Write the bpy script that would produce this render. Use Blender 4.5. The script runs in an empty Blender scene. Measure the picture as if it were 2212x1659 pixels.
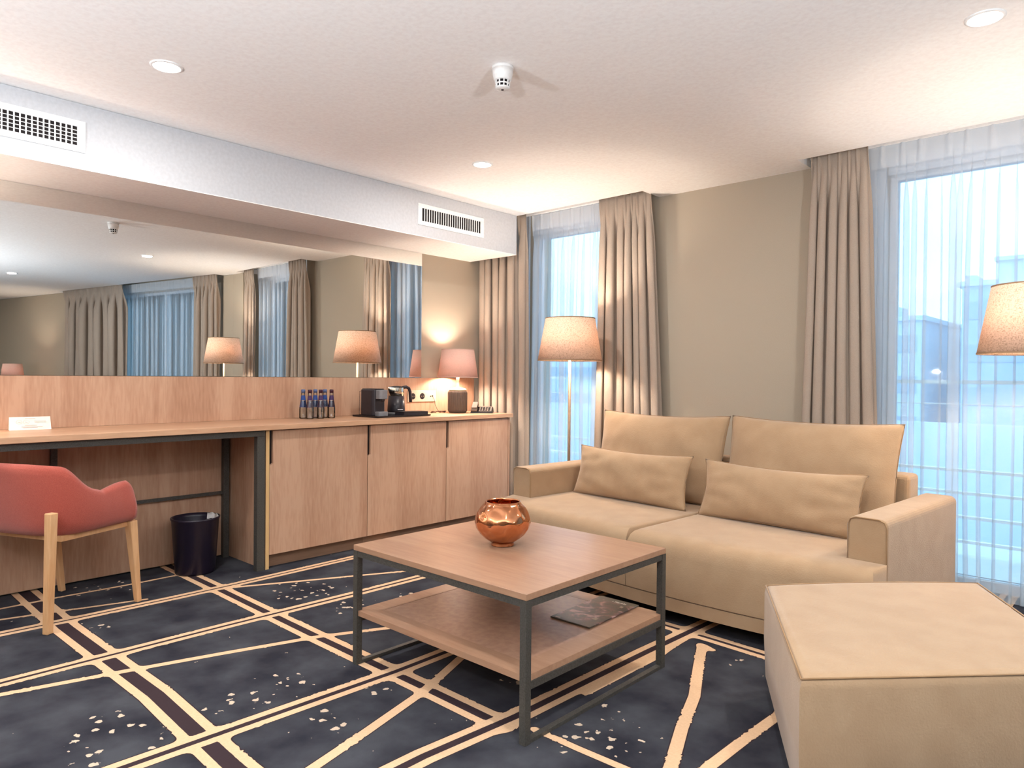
import bpy, bmesh, math, random
import numpy as np
from mathutils import Vector, Matrix
from math import sin, cos, pi, radians as R

# ------------------------------------------------------------------ camera, sky, exposure
scene = bpy.context.scene
col = scene.collection
cam_data = bpy.data.cameras.new('camera')
cam = bpy.data.objects.new('camera', cam_data)
col.objects.link(cam)
cam_data.sensor_fit = 'HORIZONTAL'
cam_data.sensor_width = 36.0
cam_data.lens = 36.0 * 1523.8 / 2212
cam_data.clip_start = 0.05
cam_data.clip_end = 500
view_dir = Vector((-0.67771099, 0.73524758, -0.01089978))
right_dir = Vector((0.7351879, 0.67779681, 0.00949929))
up_dir = Vector((-0.01437217, 0.00157561, 0.99989547))
cam.matrix_world = Matrix(((right_dir.x, up_dir.x, -view_dir.x, 0.0),
                           (right_dir.y, up_dir.y, -view_dir.y, 0.0),
                           (right_dir.z, up_dir.z, -view_dir.z, 1.08),
                           (0, 0, 0, 1)))
scene.camera = cam

scene.view_settings.view_transform = 'Standard'
scene.view_settings.look = 'None'
scene.view_settings.gamma = 1.0
scene.view_settings.use_curve_mapping = False
scene.view_settings.exposure = 1.12

world = bpy.data.worlds.new('overcast_sky')
scene.world = world
world.use_nodes = True
wn = world.node_tree.nodes
bg = wn['Background']
bg.inputs['Color'].default_value = (0.40, 0.74, 1.0, 1)
bg.inputs['Strength'].default_value = 1.5

scene.cycles.use_denoising = True
scene.cycles.use_adaptive_sampling = True
scene.cycles.adaptive_threshold = 0.02
scene.cycles.max_bounces = 9
scene.cycles.diffuse_bounces = 6
scene.cycles.glossy_bounces = 5
scene.cycles.transmission_bounces = 8
scene.cycles.transparent_max_bounces = 16
scene.cycles.caustics_reflective = False
scene.cycles.caustics_refractive = False
scene.cycles.sample_clamp_indirect = 6.0

WARM = (1.0, 0.85, 0.70)
SOFT = (0.88, 0.94, 1.0)
FILL_LAMP_W = 96.0  # watts of each bowl lamp added out of view as fill
DOWN_W = 6.5      # watts of one ceiling downlight
FLOORLAMP_W = 16.0
TABLELAMP_W = 12.5


def area_light(name, loc, size, power, color, parent=None, spread=160):
    d = bpy.data.lights.new(name, 'AREA')
    d.shape = 'DISK'
    d.size = size
    d.energy = power
    d.color = color
    d.spread = R(spread)
    o = bpy.data.objects.new(name, d)
    col.objects.link(o)
    o.location = loc
    if parent:
        o.parent = parent
    return o


def point_light(name, loc, radius, power, color, parent=None):
    d = bpy.data.lights.new(name, 'POINT')
    d.shadow_soft_size = radius
    d.energy = power
    d.color = color
    o = bpy.data.objects.new(name, d)
    col.objects.link(o)
    o.location = loc
    if parent:
        o.parent = parent
    return o


# ------------------------------------------------------------------ materials
def srgb(r, g, b):
    def f(c):
        c /= 255.0
        return c / 12.92 if c <= 0.04045 else ((c + 0.055) / 1.055) ** 2.4
    return (f(r), f(g), f(b), 1)


def new_mat(name):
    m = bpy.data.materials.new(name)
    m.use_nodes = True
    nt = m.node_tree
    for n in list(nt.nodes):
        nt.nodes.remove(n)
    out = nt.nodes.new('ShaderNodeOutputMaterial')
    return m, nt, out


def N(nt, kind, **kw):
    n = nt.nodes.new(kind)
    for k, v in kw.items():
        if hasattr(n, k) and k not in ('Color', 'Scale'):
            setattr(n, k, v)
        else:
            n.inputs[k].default_value = v
    return n


def coords(nt, scale=(1, 1, 1)):
    tc = nt.nodes.new('ShaderNodeTexCoord')
    mp = nt.nodes.new('ShaderNodeMapping')
    mp.inputs['Scale'].default_value = scale
    nt.links.new(tc.outputs['Object'], mp.inputs['Vector'])
    return mp.outputs['Vector']


def noise_mat(name, c1, c2, scale=30, stretch=(1, 1, 1), rough=0.6, bump=0.0, metal=0.0, detail=4, spec=0.4,
              bump_scale=None, sheen=0.0, ramp=(0.35, 0.65), coat=0.0):
    m, nt, out = new_mat(name)
    b = nt.nodes.new('ShaderNodeBsdfPrincipled')
    v = coords(nt, stretch)
    n = N(nt, 'ShaderNodeTexNoise', Scale=scale, Detail=detail)
    nt.links.new(v, n.inputs['Vector'])
    r = nt.nodes.new('ShaderNodeValToRGB')
    r.color_ramp.elements[0].position = ramp[0]
    r.color_ramp.elements[1].position = ramp[1]
    r.color_ramp.elements[0].color = c1
    r.color_ramp.elements[1].color = c2
    nt.links.new(n.outputs['Fac'], r.inputs['Fac'])
    nt.links.new(r.outputs['Color'], b.inputs['Base Color'])
    b.inputs['Roughness'].default_value = rough
    b.inputs['Metallic'].default_value = metal
    b.inputs['Specular IOR Level'].default_value = spec
    b.inputs['Sheen Weight'].default_value = sheen
    b.inputs['Coat Weight'].default_value = coat
    if bump:
        n2 = N(nt, 'ShaderNodeTexNoise', Scale=bump_scale or scale * 4, Detail=3)
        nt.links.new(v, n2.inputs['Vector'])
        bp = N(nt, 'ShaderNodeBump', Strength=bump, Distance=0.003)
        nt.links.new(n2.outputs['Fac'], bp.inputs['Height'])
        nt.links.new(bp.outputs['Normal'], b.inputs['Normal'])
    nt.links.new(b.outputs['BSDF'], out.inputs['Surface'])
    return m


def wood_mat(name, light, dark, axis='z', rough=0.45):
    m, nt, out = new_mat(name)
    b = nt.nodes.new('ShaderNodeBsdfPrincipled')
    st = {'x': (0.35, 3.0, 3.0), 'y': (3.0, 0.35, 3.0), 'z': (3.0, 3.0, 0.35)}[axis]
    v = coords(nt, st)
    n1 = N(nt, 'ShaderNodeTexNoise', Scale=1.6, Detail=5, Distortion=1.2)
    n2 = N(nt, 'ShaderNodeTexNoise', Scale=28, Detail=4, Distortion=0.3)
    nt.links.new(v, n1.inputs['Vector'])
    nt.links.new(v, n2.inputs['Vector'])
    mx = N(nt, 'ShaderNodeMath', operation='MULTIPLY_ADD')
    mx.inputs[1].default_value = 0.35
    nt.links.new(n2.outputs['Fac'], mx.inputs[0])
    sc = N(nt, 'ShaderNodeMath', operation='MULTIPLY')
    sc.inputs[1].default_value = 0.65
    nt.links.new(n1.outputs['Fac'], sc.inputs[0])
    nt.links.new(sc.outputs[0], mx.inputs[2])
    r = nt.nodes.new('ShaderNodeValToRGB')
    r.color_ramp.elements[0].position = 0.36
    r.color_ramp.elements[1].position = 0.6
    r.color_ramp.elements[0].color = dark
    r.color_ramp.elements[1].color = light
    nt.links.new(mx.outputs[0], r.inputs['Fac'])
    nt.links.new(r.outputs['Color'], b.inputs['Base Color'])
    b.inputs['Roughness'].default_value = rough
    b.inputs['Specular IOR Level'].default_value = 0.35
    nt.links.new(b.outputs['BSDF'], out.inputs['Surface'])
    return m


def emit_mat(name, color, strength):
    m, nt, out = new_mat(name)
    e = nt.nodes.new('ShaderNodeEmission')
    e.inputs['Color'].default_value = color
    e.inputs['Strength'].default_value = strength
    nt.links.new(e.outputs[0], out.inputs['Surface'])
    return m


def cloth_mat(name, color, transp, translu=0.5, weave=600.0):
    """thin woven cloth that lets light through"""
    m, nt, out = new_mat(name)
    v = coords(nt)
    n = N(nt, 'ShaderNodeTexNoise', Scale=weave, Detail=1)
    nt.links.new(v, n.inputs['Vector'])
    mix = nt.nodes.new('ShaderNodeMixRGB')
    mix.inputs['Color1'].default_value = color
    mix.inputs['Color2'].default_value = tuple(c * 0.92 for c in color[:3]) + (1,)
    nt.links.new(n.outputs['Fac'], mix.inputs['Fac'])
    d = nt.nodes.new('ShaderNodeBsdfDiffuse')
    t = nt.nodes.new('ShaderNodeBsdfTranslucent')
    nt.links.new(mix.outputs[0], d.inputs['Color'])
    nt.links.new(mix.outputs[0], t.inputs['Color'])
    m1 = nt.nodes.new('ShaderNodeMixShader')
    m1.inputs[0].default_value = translu
    nt.links.new(d.outputs[0], m1.inputs[1])
    nt.links.new(t.outputs[0], m1.inputs[2])
    tr = nt.nodes.new('ShaderNodeBsdfTransparent')
    m2 = nt.nodes.new('ShaderNodeMixShader')
    m2.inputs[0].default_value = 1 - transp
    nt.links.new(tr.outputs[0], m2.inputs[1])
    nt.links.new(m1.outputs[0], m2.inputs[2])
    nt.links.new(m2.outputs[0], out.inputs['Surface'])
    return m


def shade_mat(name, color, dark, through=0.16):
    """linen lamp shade, woven threads, lets the bulb glow through"""
    m, nt, out = new_mat(name)
    a = N(nt, 'ShaderNodeTexNoise', Scale=90, Detail=3)
    b = N(nt, 'ShaderNodeTexNoise', Scale=90, Detail=3)
    nt.links.new(coords(nt, (1, 1, 5.0)), a.inputs['Vector'])
    nt.links.new(coords(nt, (5.0, 5.0, 0.8)), b.inputs['Vector'])
    mn = N(nt, 'ShaderNodeMath', operation='MINIMUM')
    nt.links.new(a.outputs['Fac'], mn.inputs[0])
    nt.links.new(b.outputs['Fac'], mn.inputs[1])
    r = nt.nodes.new('ShaderNodeValToRGB')
    r.color_ramp.elements[0].position = 0.28
    r.color_ramp.elements[1].position = 0.47
    r.color_ramp.elements[0].color = dark
    r.color_ramp.elements[1].color = color
    nt.links.new(mn.outputs[0], r.inputs['Fac'])
    d = nt.nodes.new('ShaderNodeBsdfDiffuse')
    t = nt.nodes.new('ShaderNodeBsdfTranslucent')
    nt.links.new(r.outputs[0], d.inputs['Color'])
    nt.links.new(r.outputs[0], t.inputs['Color'])
    mx = nt.nodes.new('ShaderNodeMixShader')
    mx.inputs[0].default_value = through
    nt.links.new(d.outputs[0], mx.inputs[1])
    nt.links.new(t.outputs[0], mx.inputs[2])
    nt.links.new(mx.outputs[0], out.inputs['Surface'])
    return m


def glass_mat(name, tint=(1, 1, 1, 1), gloss=0.08):
    m, nt, out = new_mat(name)
    tr = nt.nodes.new('ShaderNodeBsdfTransparent')
    tr.inputs['Color'].default_value = tint
    g = nt.nodes.new('ShaderNodeBsdfGlossy')
    g.inputs['Roughness'].default_value = 0.02
    fr = N(nt, 'ShaderNodeFresnel', IOR=1.45)
    ma = N(nt, 'ShaderNodeMath', operation='MAXIMUM')
    ma.inputs[1].default_value = gloss
    nt.links.new(fr.outputs[0], ma.inputs[0])
    mx = nt.nodes.new('ShaderNodeMixShader')
    nt.links.new(ma.outputs[0], mx.inputs[0])
    nt.links.new(tr.outputs[0], mx.inputs[1])
    nt.links.new(g.outputs[0], mx.inputs[2])
    nt.links.new(mx.outputs[0], out.inputs['Surface'])
    return m


def plain(name, c, rough=0.5, metal=0.0, spec=0.4):
    return noise_mat(name, c, tuple(min(1, x * 1.08) for x in c[:3]) + (1,), scale=60, rough=rough, metal=metal, spec=spec)


M = {}
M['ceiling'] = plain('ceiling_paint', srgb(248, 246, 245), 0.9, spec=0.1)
M['soffit'] = plain('dimmed_soffit_paint', srgb(198, 200, 204), 0.9, spec=0.1)  # ceiling paint darkened, dimmer light on the soffit face put into its colour
M['wall'] = noise_mat('beige_wallpaper', srgb(174, 163, 146), srgb(182, 171, 154), scale=400, rough=0.85, bump=0.15, spec=0.15)
M['wood'] = wood_mat('oak_laminate_upright', srgb(196, 160, 134), srgb(170, 130, 105), 'z')
M['woody'] = wood_mat('oak_laminate_lengthwise', srgb(206, 166, 134), srgb(184, 142, 112), 'y', 0.35)
M['woodx'] = wood_mat('oak_laminate_table', srgb(174, 138, 112), srgb(156, 118, 94), 'x', 0.3)
M['edge'] = wood_mat('pale_wood_edge', srgb(212, 176, 124), srgb(190, 150, 100), 'z')
M['beech'] = wood_mat('beech_chair_wood', srgb(226, 182, 136), srgb(208, 158, 110), 'z')
M['plinth'] = wood_mat('plinth_wood', srgb(150, 118, 96), srgb(130, 100, 80), 'y')
M['metal'] = noise_mat('dark_grey_metal', srgb(72, 70, 66), srgb(88, 86, 82), scale=200, rough=0.5, metal=0.3)
M['black'] = plain('black_lacquer', srgb(34, 28, 30), 0.4)
M['plastic'] = plain('black_plastic', srgb(46, 42, 48), 0.35)
M['plasticgrey'] = plain('grey_plastic', srgb(120, 120, 124), 0.35)
M['bin'] = plain('bin_black', srgb(30, 24, 40), 0.35)
M['velvet'] = noise_mat('beige_velvet', srgb(167, 139, 109), srgb(173, 146, 116), scale=11, rough=0.95, bump=0.35,
                        bump_scale=170, sheen=0.3, spec=0.1, detail=6)
M['velvet2'] = noise_mat('velvet_piping', srgb(150, 120, 88), srgb(160, 130, 98), scale=14, rough=0.95, sheen=0.2, spec=0.1)
M['drape'] = noise_mat('taupe_drape_cloth', srgb(164, 150, 137), srgb(178, 164, 151), scale=500, rough=0.95, bump=0.1, spec=0.1,
                       sheen=0.1)
M['sheer'] = cloth_mat('white_voile', (0.92, 0.96, 1.0, 1), 0.60, 0.6)
M['sheertape'] = cloth_mat('white_heading_tape', (0.93, 0.95, 0.97, 1), 0.12, 0.5)
M['shade'] = shade_mat('linen_lampshade', srgb(236, 210, 188), srgb(176, 138, 108))
M['shadepink'] = shade_mat('rose_lampshade', srgb(226, 190, 176), srgb(218, 178, 162), 0.085)
M['opal'] = cloth_mat('opal_glass', (0.93, 0.93, 0.93, 1), 0.0, 0.6, 5.0)
M['shadein'] = plain('shade_trim', srgb(150, 120, 92), 0.8)
M['lampmetal'] = plain('brushed_lamp_pole', srgb(160, 138, 120), 0.45, metal=0.4)
M['lampbase'] = plain('taupe_ceramic', srgb(84, 74, 66), 0.5)
M['cream'] = plain('cream_enamel', srgb(236, 226, 204), 0.5)
M['white'] = plain('white_paint', srgb(240, 240, 240), 0.5)
M['whiteplastic'] = plain('white_plastic', srgb(232, 230, 228), 0.4)
M['socket'] = plain('taupe_socket_plate', srgb(186, 170, 150), 0.4)
M['coral'] = noise_mat('coral_wool', srgb(166, 78, 66), srgb(182, 92, 78), scale=350, rough=0.95, bump=0.4, sheen=0.3, spec=0.1)
M['chrome'] = plain('polished_steel', srgb(220, 215, 205), 0.12, metal=1.0)
M['glass'] = glass_mat('window_glass')
M['bottle'] = glass_mat('bottle_glass', (0.88, 0.90, 0.88, 1), 0.12)
M['capblue'] = plain('blue_cap', srgb(84, 100, 140), 0.4)
M['capdark'] = plain('dark_plum_cap', srgb(64, 26, 44), 0.4)
M['labelblue'] = plain('blue_label', srgb(36, 70, 140), 0.5)
M['labelplum'] = plain('plum_label', srgb(60, 34, 80), 0.5)
M['paper'] = plain('white_card', srgb(240, 232, 220), 0.7)
M['ink'] = plain('grey_ink', srgb(170, 160, 160), 0.8)
M['cable'] = plain('brown_cable', srgb(70, 40, 28), 0.6)
M['phonegrey'] = plain('phone_grey', srgb(112, 106, 100), 0.5)
M['button'] = plain('phone_button', srgb(190, 186, 180), 0.5)
M['frame'] = plain('window_frame_paint', srgb(214, 222, 232), 0.5)
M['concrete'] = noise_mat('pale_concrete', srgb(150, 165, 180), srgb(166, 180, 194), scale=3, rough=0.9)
M['hazeground'] = plain('haze_tinted_ground', srgb(142, 166, 190), 0.9)  # plain ground with the fog's haze put into its colour
M['facade'] = noise_mat('haze_tinted_facade', srgb(178, 196, 214), srgb(188, 205, 221), scale=0.5, rough=0.9)  # haze is painted into both facade colours as a pale blue tint
M['facade2'] = noise_mat('haze_tinted_facade_far', srgb(196, 212, 226), srgb(206, 221, 233), scale=0.5, rough=0.9)
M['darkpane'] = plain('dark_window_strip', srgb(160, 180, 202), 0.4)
M['rail'] = plain('light_rail_metal', srgb(250, 252, 253), 0.5)
M['bulb'] = emit_mat('downlight_glow', (1.0, 0.93, 0.82, 1), 14.0)
M['bulbw'] = emit_mat('warm_bulb', (1.0, 0.75, 0.45, 1), 12.0)
M['dark'] = plain('dark_void', srgb(22, 14, 16), 0.8)

# mirror
m, nt, out = new_mat('silver_mirror')
g = nt.nodes.new('ShaderNodeBsdfGlossy')
g.inputs['Color'].default_value = (0.80, 0.80, 0.78, 1)
g.inputs['Roughness'].default_value = 0.0
nt.links.new(g.outputs[0], out.inputs['Surface'])
M['mirror'] = m

# copper with hammered bumps
m, nt, out = new_mat('hammered_copper')
b = nt.nodes.new('ShaderNodeBsdfPrincipled')
b.inputs['Base Color'].default_value = srgb(212, 142, 100)
b.inputs['Metallic'].default_value = 1.0
b.inputs['Roughness'].default_value = 0.09
vo = N(nt, 'ShaderNodeTexVoronoi', Scale=30)
vo.feature = 'SMOOTH_F1'
nt.links.new(coords(nt), vo.inputs['Vector'])
bp = N(nt, 'ShaderNodeBump', Strength=0.8, Distance=0.010)
nt.links.new(vo.outputs['Distance'], bp.inputs['Height'])
nt.links.new(bp.outputs['Normal'], b.inputs['Normal'])
nt.links.new(b.outputs[0], out.inputs['Surface'])
M['copper'] = m

# magazine cover: dark with mottled rose picture
m, nt, out = new_mat('magazine_cover')
b = nt.nodes.new('ShaderNodeBsdfPrincipled')
b.inputs['Roughness'].default_value = 0.35
n = N(nt, 'ShaderNodeTexNoise', Scale=16, Detail=5, Distortion=1.5)
nt.links.new(coords(nt), n.inputs['Vector'])
r = nt.nodes.new('ShaderNodeValToRGB')
e = r.color_ramp.elements
e[0].position, e[0].color = 0.42, srgb(62, 52, 46)
e[1].position, e[1].color = 0.60, srgb(214, 176, 172)
x = e.new(0.52)
x.color = srgb(120, 84, 78)
nt.links.new(n.outputs['Fac'], r.inputs['Fac'])
sx = nt.nodes.new('ShaderNodeSeparateXYZ')
tc = nt.nodes.new('ShaderNodeTexCoord')
nt.links.new(tc.outputs['Object'], sx.inputs[0])
ax = N(nt, 'ShaderNodeMath', operation='ABSOLUTE')
nt.links.new(sx.outputs['Y'], ax.inputs[0])
ss = nt.nodes.new('ShaderNodeMapRange')
ss.inputs['From Min'].default_value = 0.105
ss.inputs['From Max'].default_value = 0.135
nt.links.new(ax.outputs[0], ss.inputs['Value'])
mx = nt.nodes.new('ShaderNodeMixRGB')
mx.inputs['Color2'].default_value = srgb(70, 64, 54)
nt.links.new(ss.outputs[0], mx.inputs['Fac'])
nt.links.new(r.outputs[0], mx.inputs['Color1'])
nt.links.new(mx.outputs[0], b.inputs['Base Color'])
nt.links.new(b.outputs[0], out.inputs['Surface'])
M['magazine'] = m


# ------------------------------------------------------------------ mesh helpers
def link(me, name, mat, parent=None, smooth=False, loc=None):
    o = bpy.data.objects.new(name, me)
    col.objects.link(o)
    if mat is not None:
        me.materials.append(mat)
    if parent is not None:
        o.parent = parent
    if loc is not None:
        o.location = loc
    if smooth:
        me.polygons.foreach_set('use_smooth', [True] * len(me.polygons))
    return o


def obj(name, bm, mat, parent=None, smooth=False, loc=None):
    me = bpy.data.meshes.new(name)
    bmesh.ops.recalc_face_normals(bm, faces=bm.faces)
    bm.to_mesh(me)
    bm.free()
    return link(me, name, mat, parent, smooth, loc)


def empty(name, loc, rz=0.0):
    o = bpy.data.objects.new(name, None)
    col.objects.link(o)
    o.empty_display_size = 0.05
    o.location = loc
    o.rotation_euler = (0, 0, rz)
    return o


def tag(o, label, cat, group=None, kind=None):
    o['label'] = label
    o['category'] = cat
    if group:
        o['group'] = group
    if kind:
        o['kind'] = kind
    return o


def struct(o):
    o['kind'] = 'structure'
    return o


def box(bm, x0, x1, y0, y1, z0, z1, mtx=None):
    vs = [bm.verts.new(Vector(p)) for p in ((x0, y0, z0), (x1, y0, z0), (x1, y1, z0), (x0, y1, z0),
                                            (x0, y0, z1), (x1, y0, z1), (x1, y1, z1), (x0, y1, z1))]
    if mtx:
        for v in vs:
            v.co = mtx @ v.co
    for f in ((3, 2, 1, 0), (4, 5, 6, 7), (0, 1, 5, 4), (1, 2, 6, 5), (2, 3, 7, 6), (3, 0, 4, 7)):
        bm.faces.new([vs[i] for i in f])
    return vs


def boxes(*bs, bevel=0.0, seg=2, mtx=None):
    bm = bmesh.new()
    for b_ in bs:
        box(bm, *b_, mtx=mtx)
    if bevel:
        bmesh.ops.bevel(bm, geom=list(bm.edges), offset=bevel, segments=seg, affect='EDGES', profile=0.5)
    return bm


def prism(pts, z0, z1, bevel=0.0, seg=3, only_top=False):
    """upright prism over a plan outline"""
    bm = bmesh.new()
    lo = [bm.verts.new((p[0], p[1], z0)) for p in pts]
    hi = [bm.verts.new((p[0], p[1], z1)) for p in pts]
    n = len(pts)
    bm.faces.new(lo[::-1])
    bm.faces.new(hi)
    for i in range(n):
        bm.faces.new((lo[i], lo[(i + 1) % n], hi[(i + 1) % n], hi[i]))
    if bevel:
        if only_top:
            es = [e_ for e_ in bm.edges if all(v.co.z > z1 - 1e-5 for v in e_.verts)]
        else:
            es = list(bm.edges)
        bmesh.ops.bevel(bm, geom=es, offset=bevel, segments=seg, affect='EDGES', profile=0.5)
    return bm


def lathe(profile, n=48, cap0=True, cap1=True, wob=None):
    bm = bmesh.new()
    rings = []
    for (r_, z) in profile:
        ring = []
        for i in range(n):
            a = 2 * pi * i / n
            rr = r_ * (wob(a, z) if wob else 1)
            ring.append(bm.verts.new((rr * cos(a), rr * sin(a), z)))
        rings.append(ring)
    for a_, b_ in zip(rings[:-1], rings[1:]):
        for i in range(n):
            bm.faces.new((a_[i], a_[(i + 1) % n], b_[(i + 1) % n], b_[i]))
    if cap0:
        bm.faces.new(rings[0][::-1])
    if cap1:
        bm.faces.new(rings[-1])
    return bm


def tube(bm, pts, r_, n=8):
    pts = [Vector(p) for p in pts]
    rings = []
    for i, p in enumerate(pts):
        d = (pts[min(i + 1, len(pts) - 1)] - pts[max(i - 1, 0)]).normalized()
        a = d.cross(Vector((0, 0, 1)))
        if a.length < 1e-3:
            a = d.cross(Vector((1, 0, 0)))
        a.normalize()
        b_ = d.cross(a)
        rings.append([bm.verts.new(p + (a * cos(2 * pi * k / n) + b_ * sin(2 * pi * k / n)) * r_) for k in range(n)])
    for u, v in zip(rings[:-1], rings[1:]):
        for k in range(n):
            bm.faces.new((u[k], u[(k + 1) % n], v[(k + 1) % n], v[k]))
    bm.faces.new(rings[0][::-1])
    bm.faces.new(rings[-1])


def tapered(bm, p0, p1, s0, s1, rot=0.0):
    """square-section leg from p0 (bottom) to p1 (top)"""
    vs = []
    for p, s in ((p0, s0), (p1, s1)):
        for dx, dy in ((-1, -1), (1, -1), (1, 1), (-1, 1)):
            ox, oy = dx * s[0] / 2, dy * s[1] / 2
            vs.append(bm.verts.new((p[0] + ox * cos(rot) - oy * sin(rot), p[1] + ox * sin(rot) + oy * cos(rot), p[2])))
    for f in ((3, 2, 1, 0), (4, 5, 6, 7), (0, 1, 5, 4), (1, 2, 6, 5), (2, 3, 7, 6), (3, 0, 4, 7)):
        bm.faces.new([vs[i] for i in f])


def copy_tree(o, parent=None):
    c = o.copy()
    col.objects.link(c)
    if parent:
        c.parent = parent
    for ch in list(o.children):
        copy_tree(ch, c)
    return c


# ------------------------------------------------------------------ room constants
H = 2.291            # ceiling
ZS = 1.995           # underside of the soffit
XW = -4.084          # face of mirror and oak wall panel
XS = -3.60           # face of the soffit
YR = 3.945           # front edge of the curtain pocket in the ceiling
YW = 4.15            # face of the window wall
YG = 4.34            # window glass
XR, YB = 7.0, -3.2   # far side and back of the room

# floor carpet: a fine grid that carries the woven line pattern as smooth fields
xs = np.concatenate([np.arange(-4.4, -0.3, 0.009), np.linspace(-0.3, XR + 0.1, 60)])
ys = np.concatenate([np.linspace(YB - 0.1, 0.15, 25), np.arange(0.16, 3.6, 0.009), np.linspace(3.6, 4.6, 30)])
nx, ny = len(xs), len(ys)
X, Y = np.meshgrid(xs, ys)
co = np.stack([X.ravel(), Y.ravel(), np.zeros(X.size)], 1)
idx = np.arange(nx * ny).reshape(ny, nx)
quads = np.stack([idx[:-1, :-1], idx[:-1, 1:], idx[1:, 1:], idx[1:, :-1]], -1).reshape(-1, 4)
me = bpy.data.meshes.new('floor')
me.vertices.add(len(co))
me.vertices.foreach_set('co', co.ravel())
me.loops.add(quads.size)
me.loops.foreach_set('vertex_index', quads.ravel())
me.polygons.add(len(quads))
me.polygons.foreach_set('loop_start', np.arange(0, quads.size, 4))
me.update()
px_, py_ = co[:, 0], co[:, 1]


def dist(poly):
    best = np.full(len(px_), 9.0)
    for (ax_, ay_), (bx_, by_) in zip(poly[:-1], poly[1:]):
        dx, dy = bx_ - ax_, by_ - ay_
        t = np.clip(((px_ - ax_) * dx + (py_ - ay_) * dy) / (dx * dx + dy * dy), 0, 1)
        best = np.minimum(best, np.hypot(px_ - ax_ - t * dx, py_ - ay_ - t * dy))
    return best


def sm(a, b_, k=0.035):   # smooth maximum, rounds the corners of the cells
    h = np.clip(k - np.abs(a - b_), 0, None) / k
    return np.maximum(a, b_) + h * h * k * 0.25


ROADS_A = [([(-3.55, -3), (-3.52, 0.3), (-3.49, 0.92), (-3.477, 1.4), (-3.48, 1.7), (-3.505, 2.44), (-3.5, 4.4)], 0.014),
           ([(-2.95, -3), (-2.945, 0.6), (-2.935, 1.4), (-2.915, 2.03), (-2.91, 2.5), (-2.9, 4.4)], 0.018),
           ([(-2.08, -3), (-2.075, 0.69), (-2.053, 1.26), (-2.04, 1.6), (-2.05, 2.2), (-2.06, 4.4)], 0.024),
           ([(-1.55, -3), (-1.525, 1.3), (-1.495, 1.65), (-1.478, 2.4), (-1.455, 2.95), (-1.44, 4.4)], 0.030),
           ([(-0.55, -3), (-0.55, 4.4)], 0.02), ([(0.4, -3), (0.4, 4.4)], 0.02)]
ROADS_B = [([(-4.4, 1.605), (-3.46, 1.602), (-2.5, 1.59), (-1.83, 1.589), (-1.49, 1.585)], 0.036),
           ([(-4.4, 0.925), (-3.4, 0.912), (-2.47, 0.93), (-1.87, 0.905), (-0.9, 0.9)], 0.050),
           ([(-4.4, 2.74), (-2.6, 2.73), (-1.62, 2.718), (-1.35, 2.708), (-0.6, 2.66)], 0.020),
           ([(-4.4, -0.1), (3, -0.1)], 0.04), ([(-4.4, 3.6), (3, 3.62)], 0.03)]
SINGLES = [([(-3.87, 0.5), (-3.875, 1.03), (-3.857, 1.3), (-3.858, 1.59)], 0.011),
           ([(-3.74, 0.6), (-3.66, 0.91), (-3.607, 1.086), (-3.55, 1.29)], 0.011),
           ([(-3.46, 1.62), (-3.31, 1.93), (-3.176, 2.21), (-3.03, 2.51), (-2.93, 2.72)], 0.013),
           ([(-2.9, 0.35), (-2.743, 0.933), (-2.653, 1.24), (-2.54, 1.6), (-2.415, 1.86), (-2.1, 2.6)], 0.016),
           ([(-1.66, 0.9), (-1.751, 1.247), (-1.84, 1.56), (-1.96, 1.85), (-2.04, 2.1)], 0.018),
           ([(-1.345, 2.6), (-1.26, 2.41), (-1.153, 2.18), (-1.075, 1.955), (-0.985, 1.73), (-0.9, 1.4)], 0.020),
           ([(-0.88, 2.45), (-0.905, 2.0), (-0.912, 1.8), (-0.93, 1.4)], 0.019),
           ([(-1.40, 1.634), (-1.233, 1.636), (-1.079, 1.642), (-0.7, 1.66)], 0.014),
           ([(-1.445, 2.62), (-1.42, 2.40), (-1.43, 1.94)], 0.013),
           ([(-1.36, 2.62), (-1.30, 2.60)], 0.014)]
TW = 0.030
tan_b = np.full(len(px_), -1.0)
tan_a = np.full(len(px_), -1.0)
dark_b = np.full(len(px_), -1.0)
dark_a = np.full(len(px_), -1.0)
for p, gap in ROADS_B:
    d = dist(p)
    tan_b = sm(tan_b, gap / 2 + TW - d)
    dark_b = np.maximum(dark_b, gap / 2 - d)
for p, gap in ROADS_A:
    d = dist(p)
    tan_a = sm(tan_a, gap / 2 + TW * 0.95 - d)
    dark_a = np.maximum(dark_a, gap / 2 - d)
tan_s = np.full(len(px_), -1.0)
for p, w in SINGLES:
    tan_s = sm(tan_s, w - dist(p), 0.03)
tan_all = sm(sm(tan_a, tan_b, 0.03), tan_s, 0.02)
# the band of a B road is covered by the crossing A strips
dark_b2 = np.minimum(dark_b, -np.maximum(tan_a, tan_s))
dark = np.maximum(dark_a, dark_b2)
CL = [(-2.22, 1.12, .16), (-2.17, 0.84, .14), (-2.18, 0.68, .14), (-1.23, 1.80, .16), (-1.25, 1.67, .12), (-3.3, 0.99, .1),
      (-2.22, 1.27, .12), (-1.62, 1.54, .08), (-3.1, 1.9, .22), (-2.6, 2.2, .16), (-1.9, 1.2, .1), (-2.35, 0.75, .12),
      (-1.15, 2.5, .08), (-3.9, 1.2, .15), (-2.75, 1.9, .12), (-1.95, 1.45, .07), (-1.7, 1.9, .12)]
cl = np.zeros(len(px_))
for cx_, cy_, s in CL:
    cl = np.maximum(cl, np.exp(-((px_ - cx_) ** 2 + (py_ - cy_) ** 2) / (s * s)))
for nm, arr in (('tan', tan_all), ('band', dark), ('fleck', cl)):
    at = me.attributes.new(nm, 'FLOAT', 'POINT')
    at.data.foreach_set('value', arr.astype(np.float32))

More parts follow.
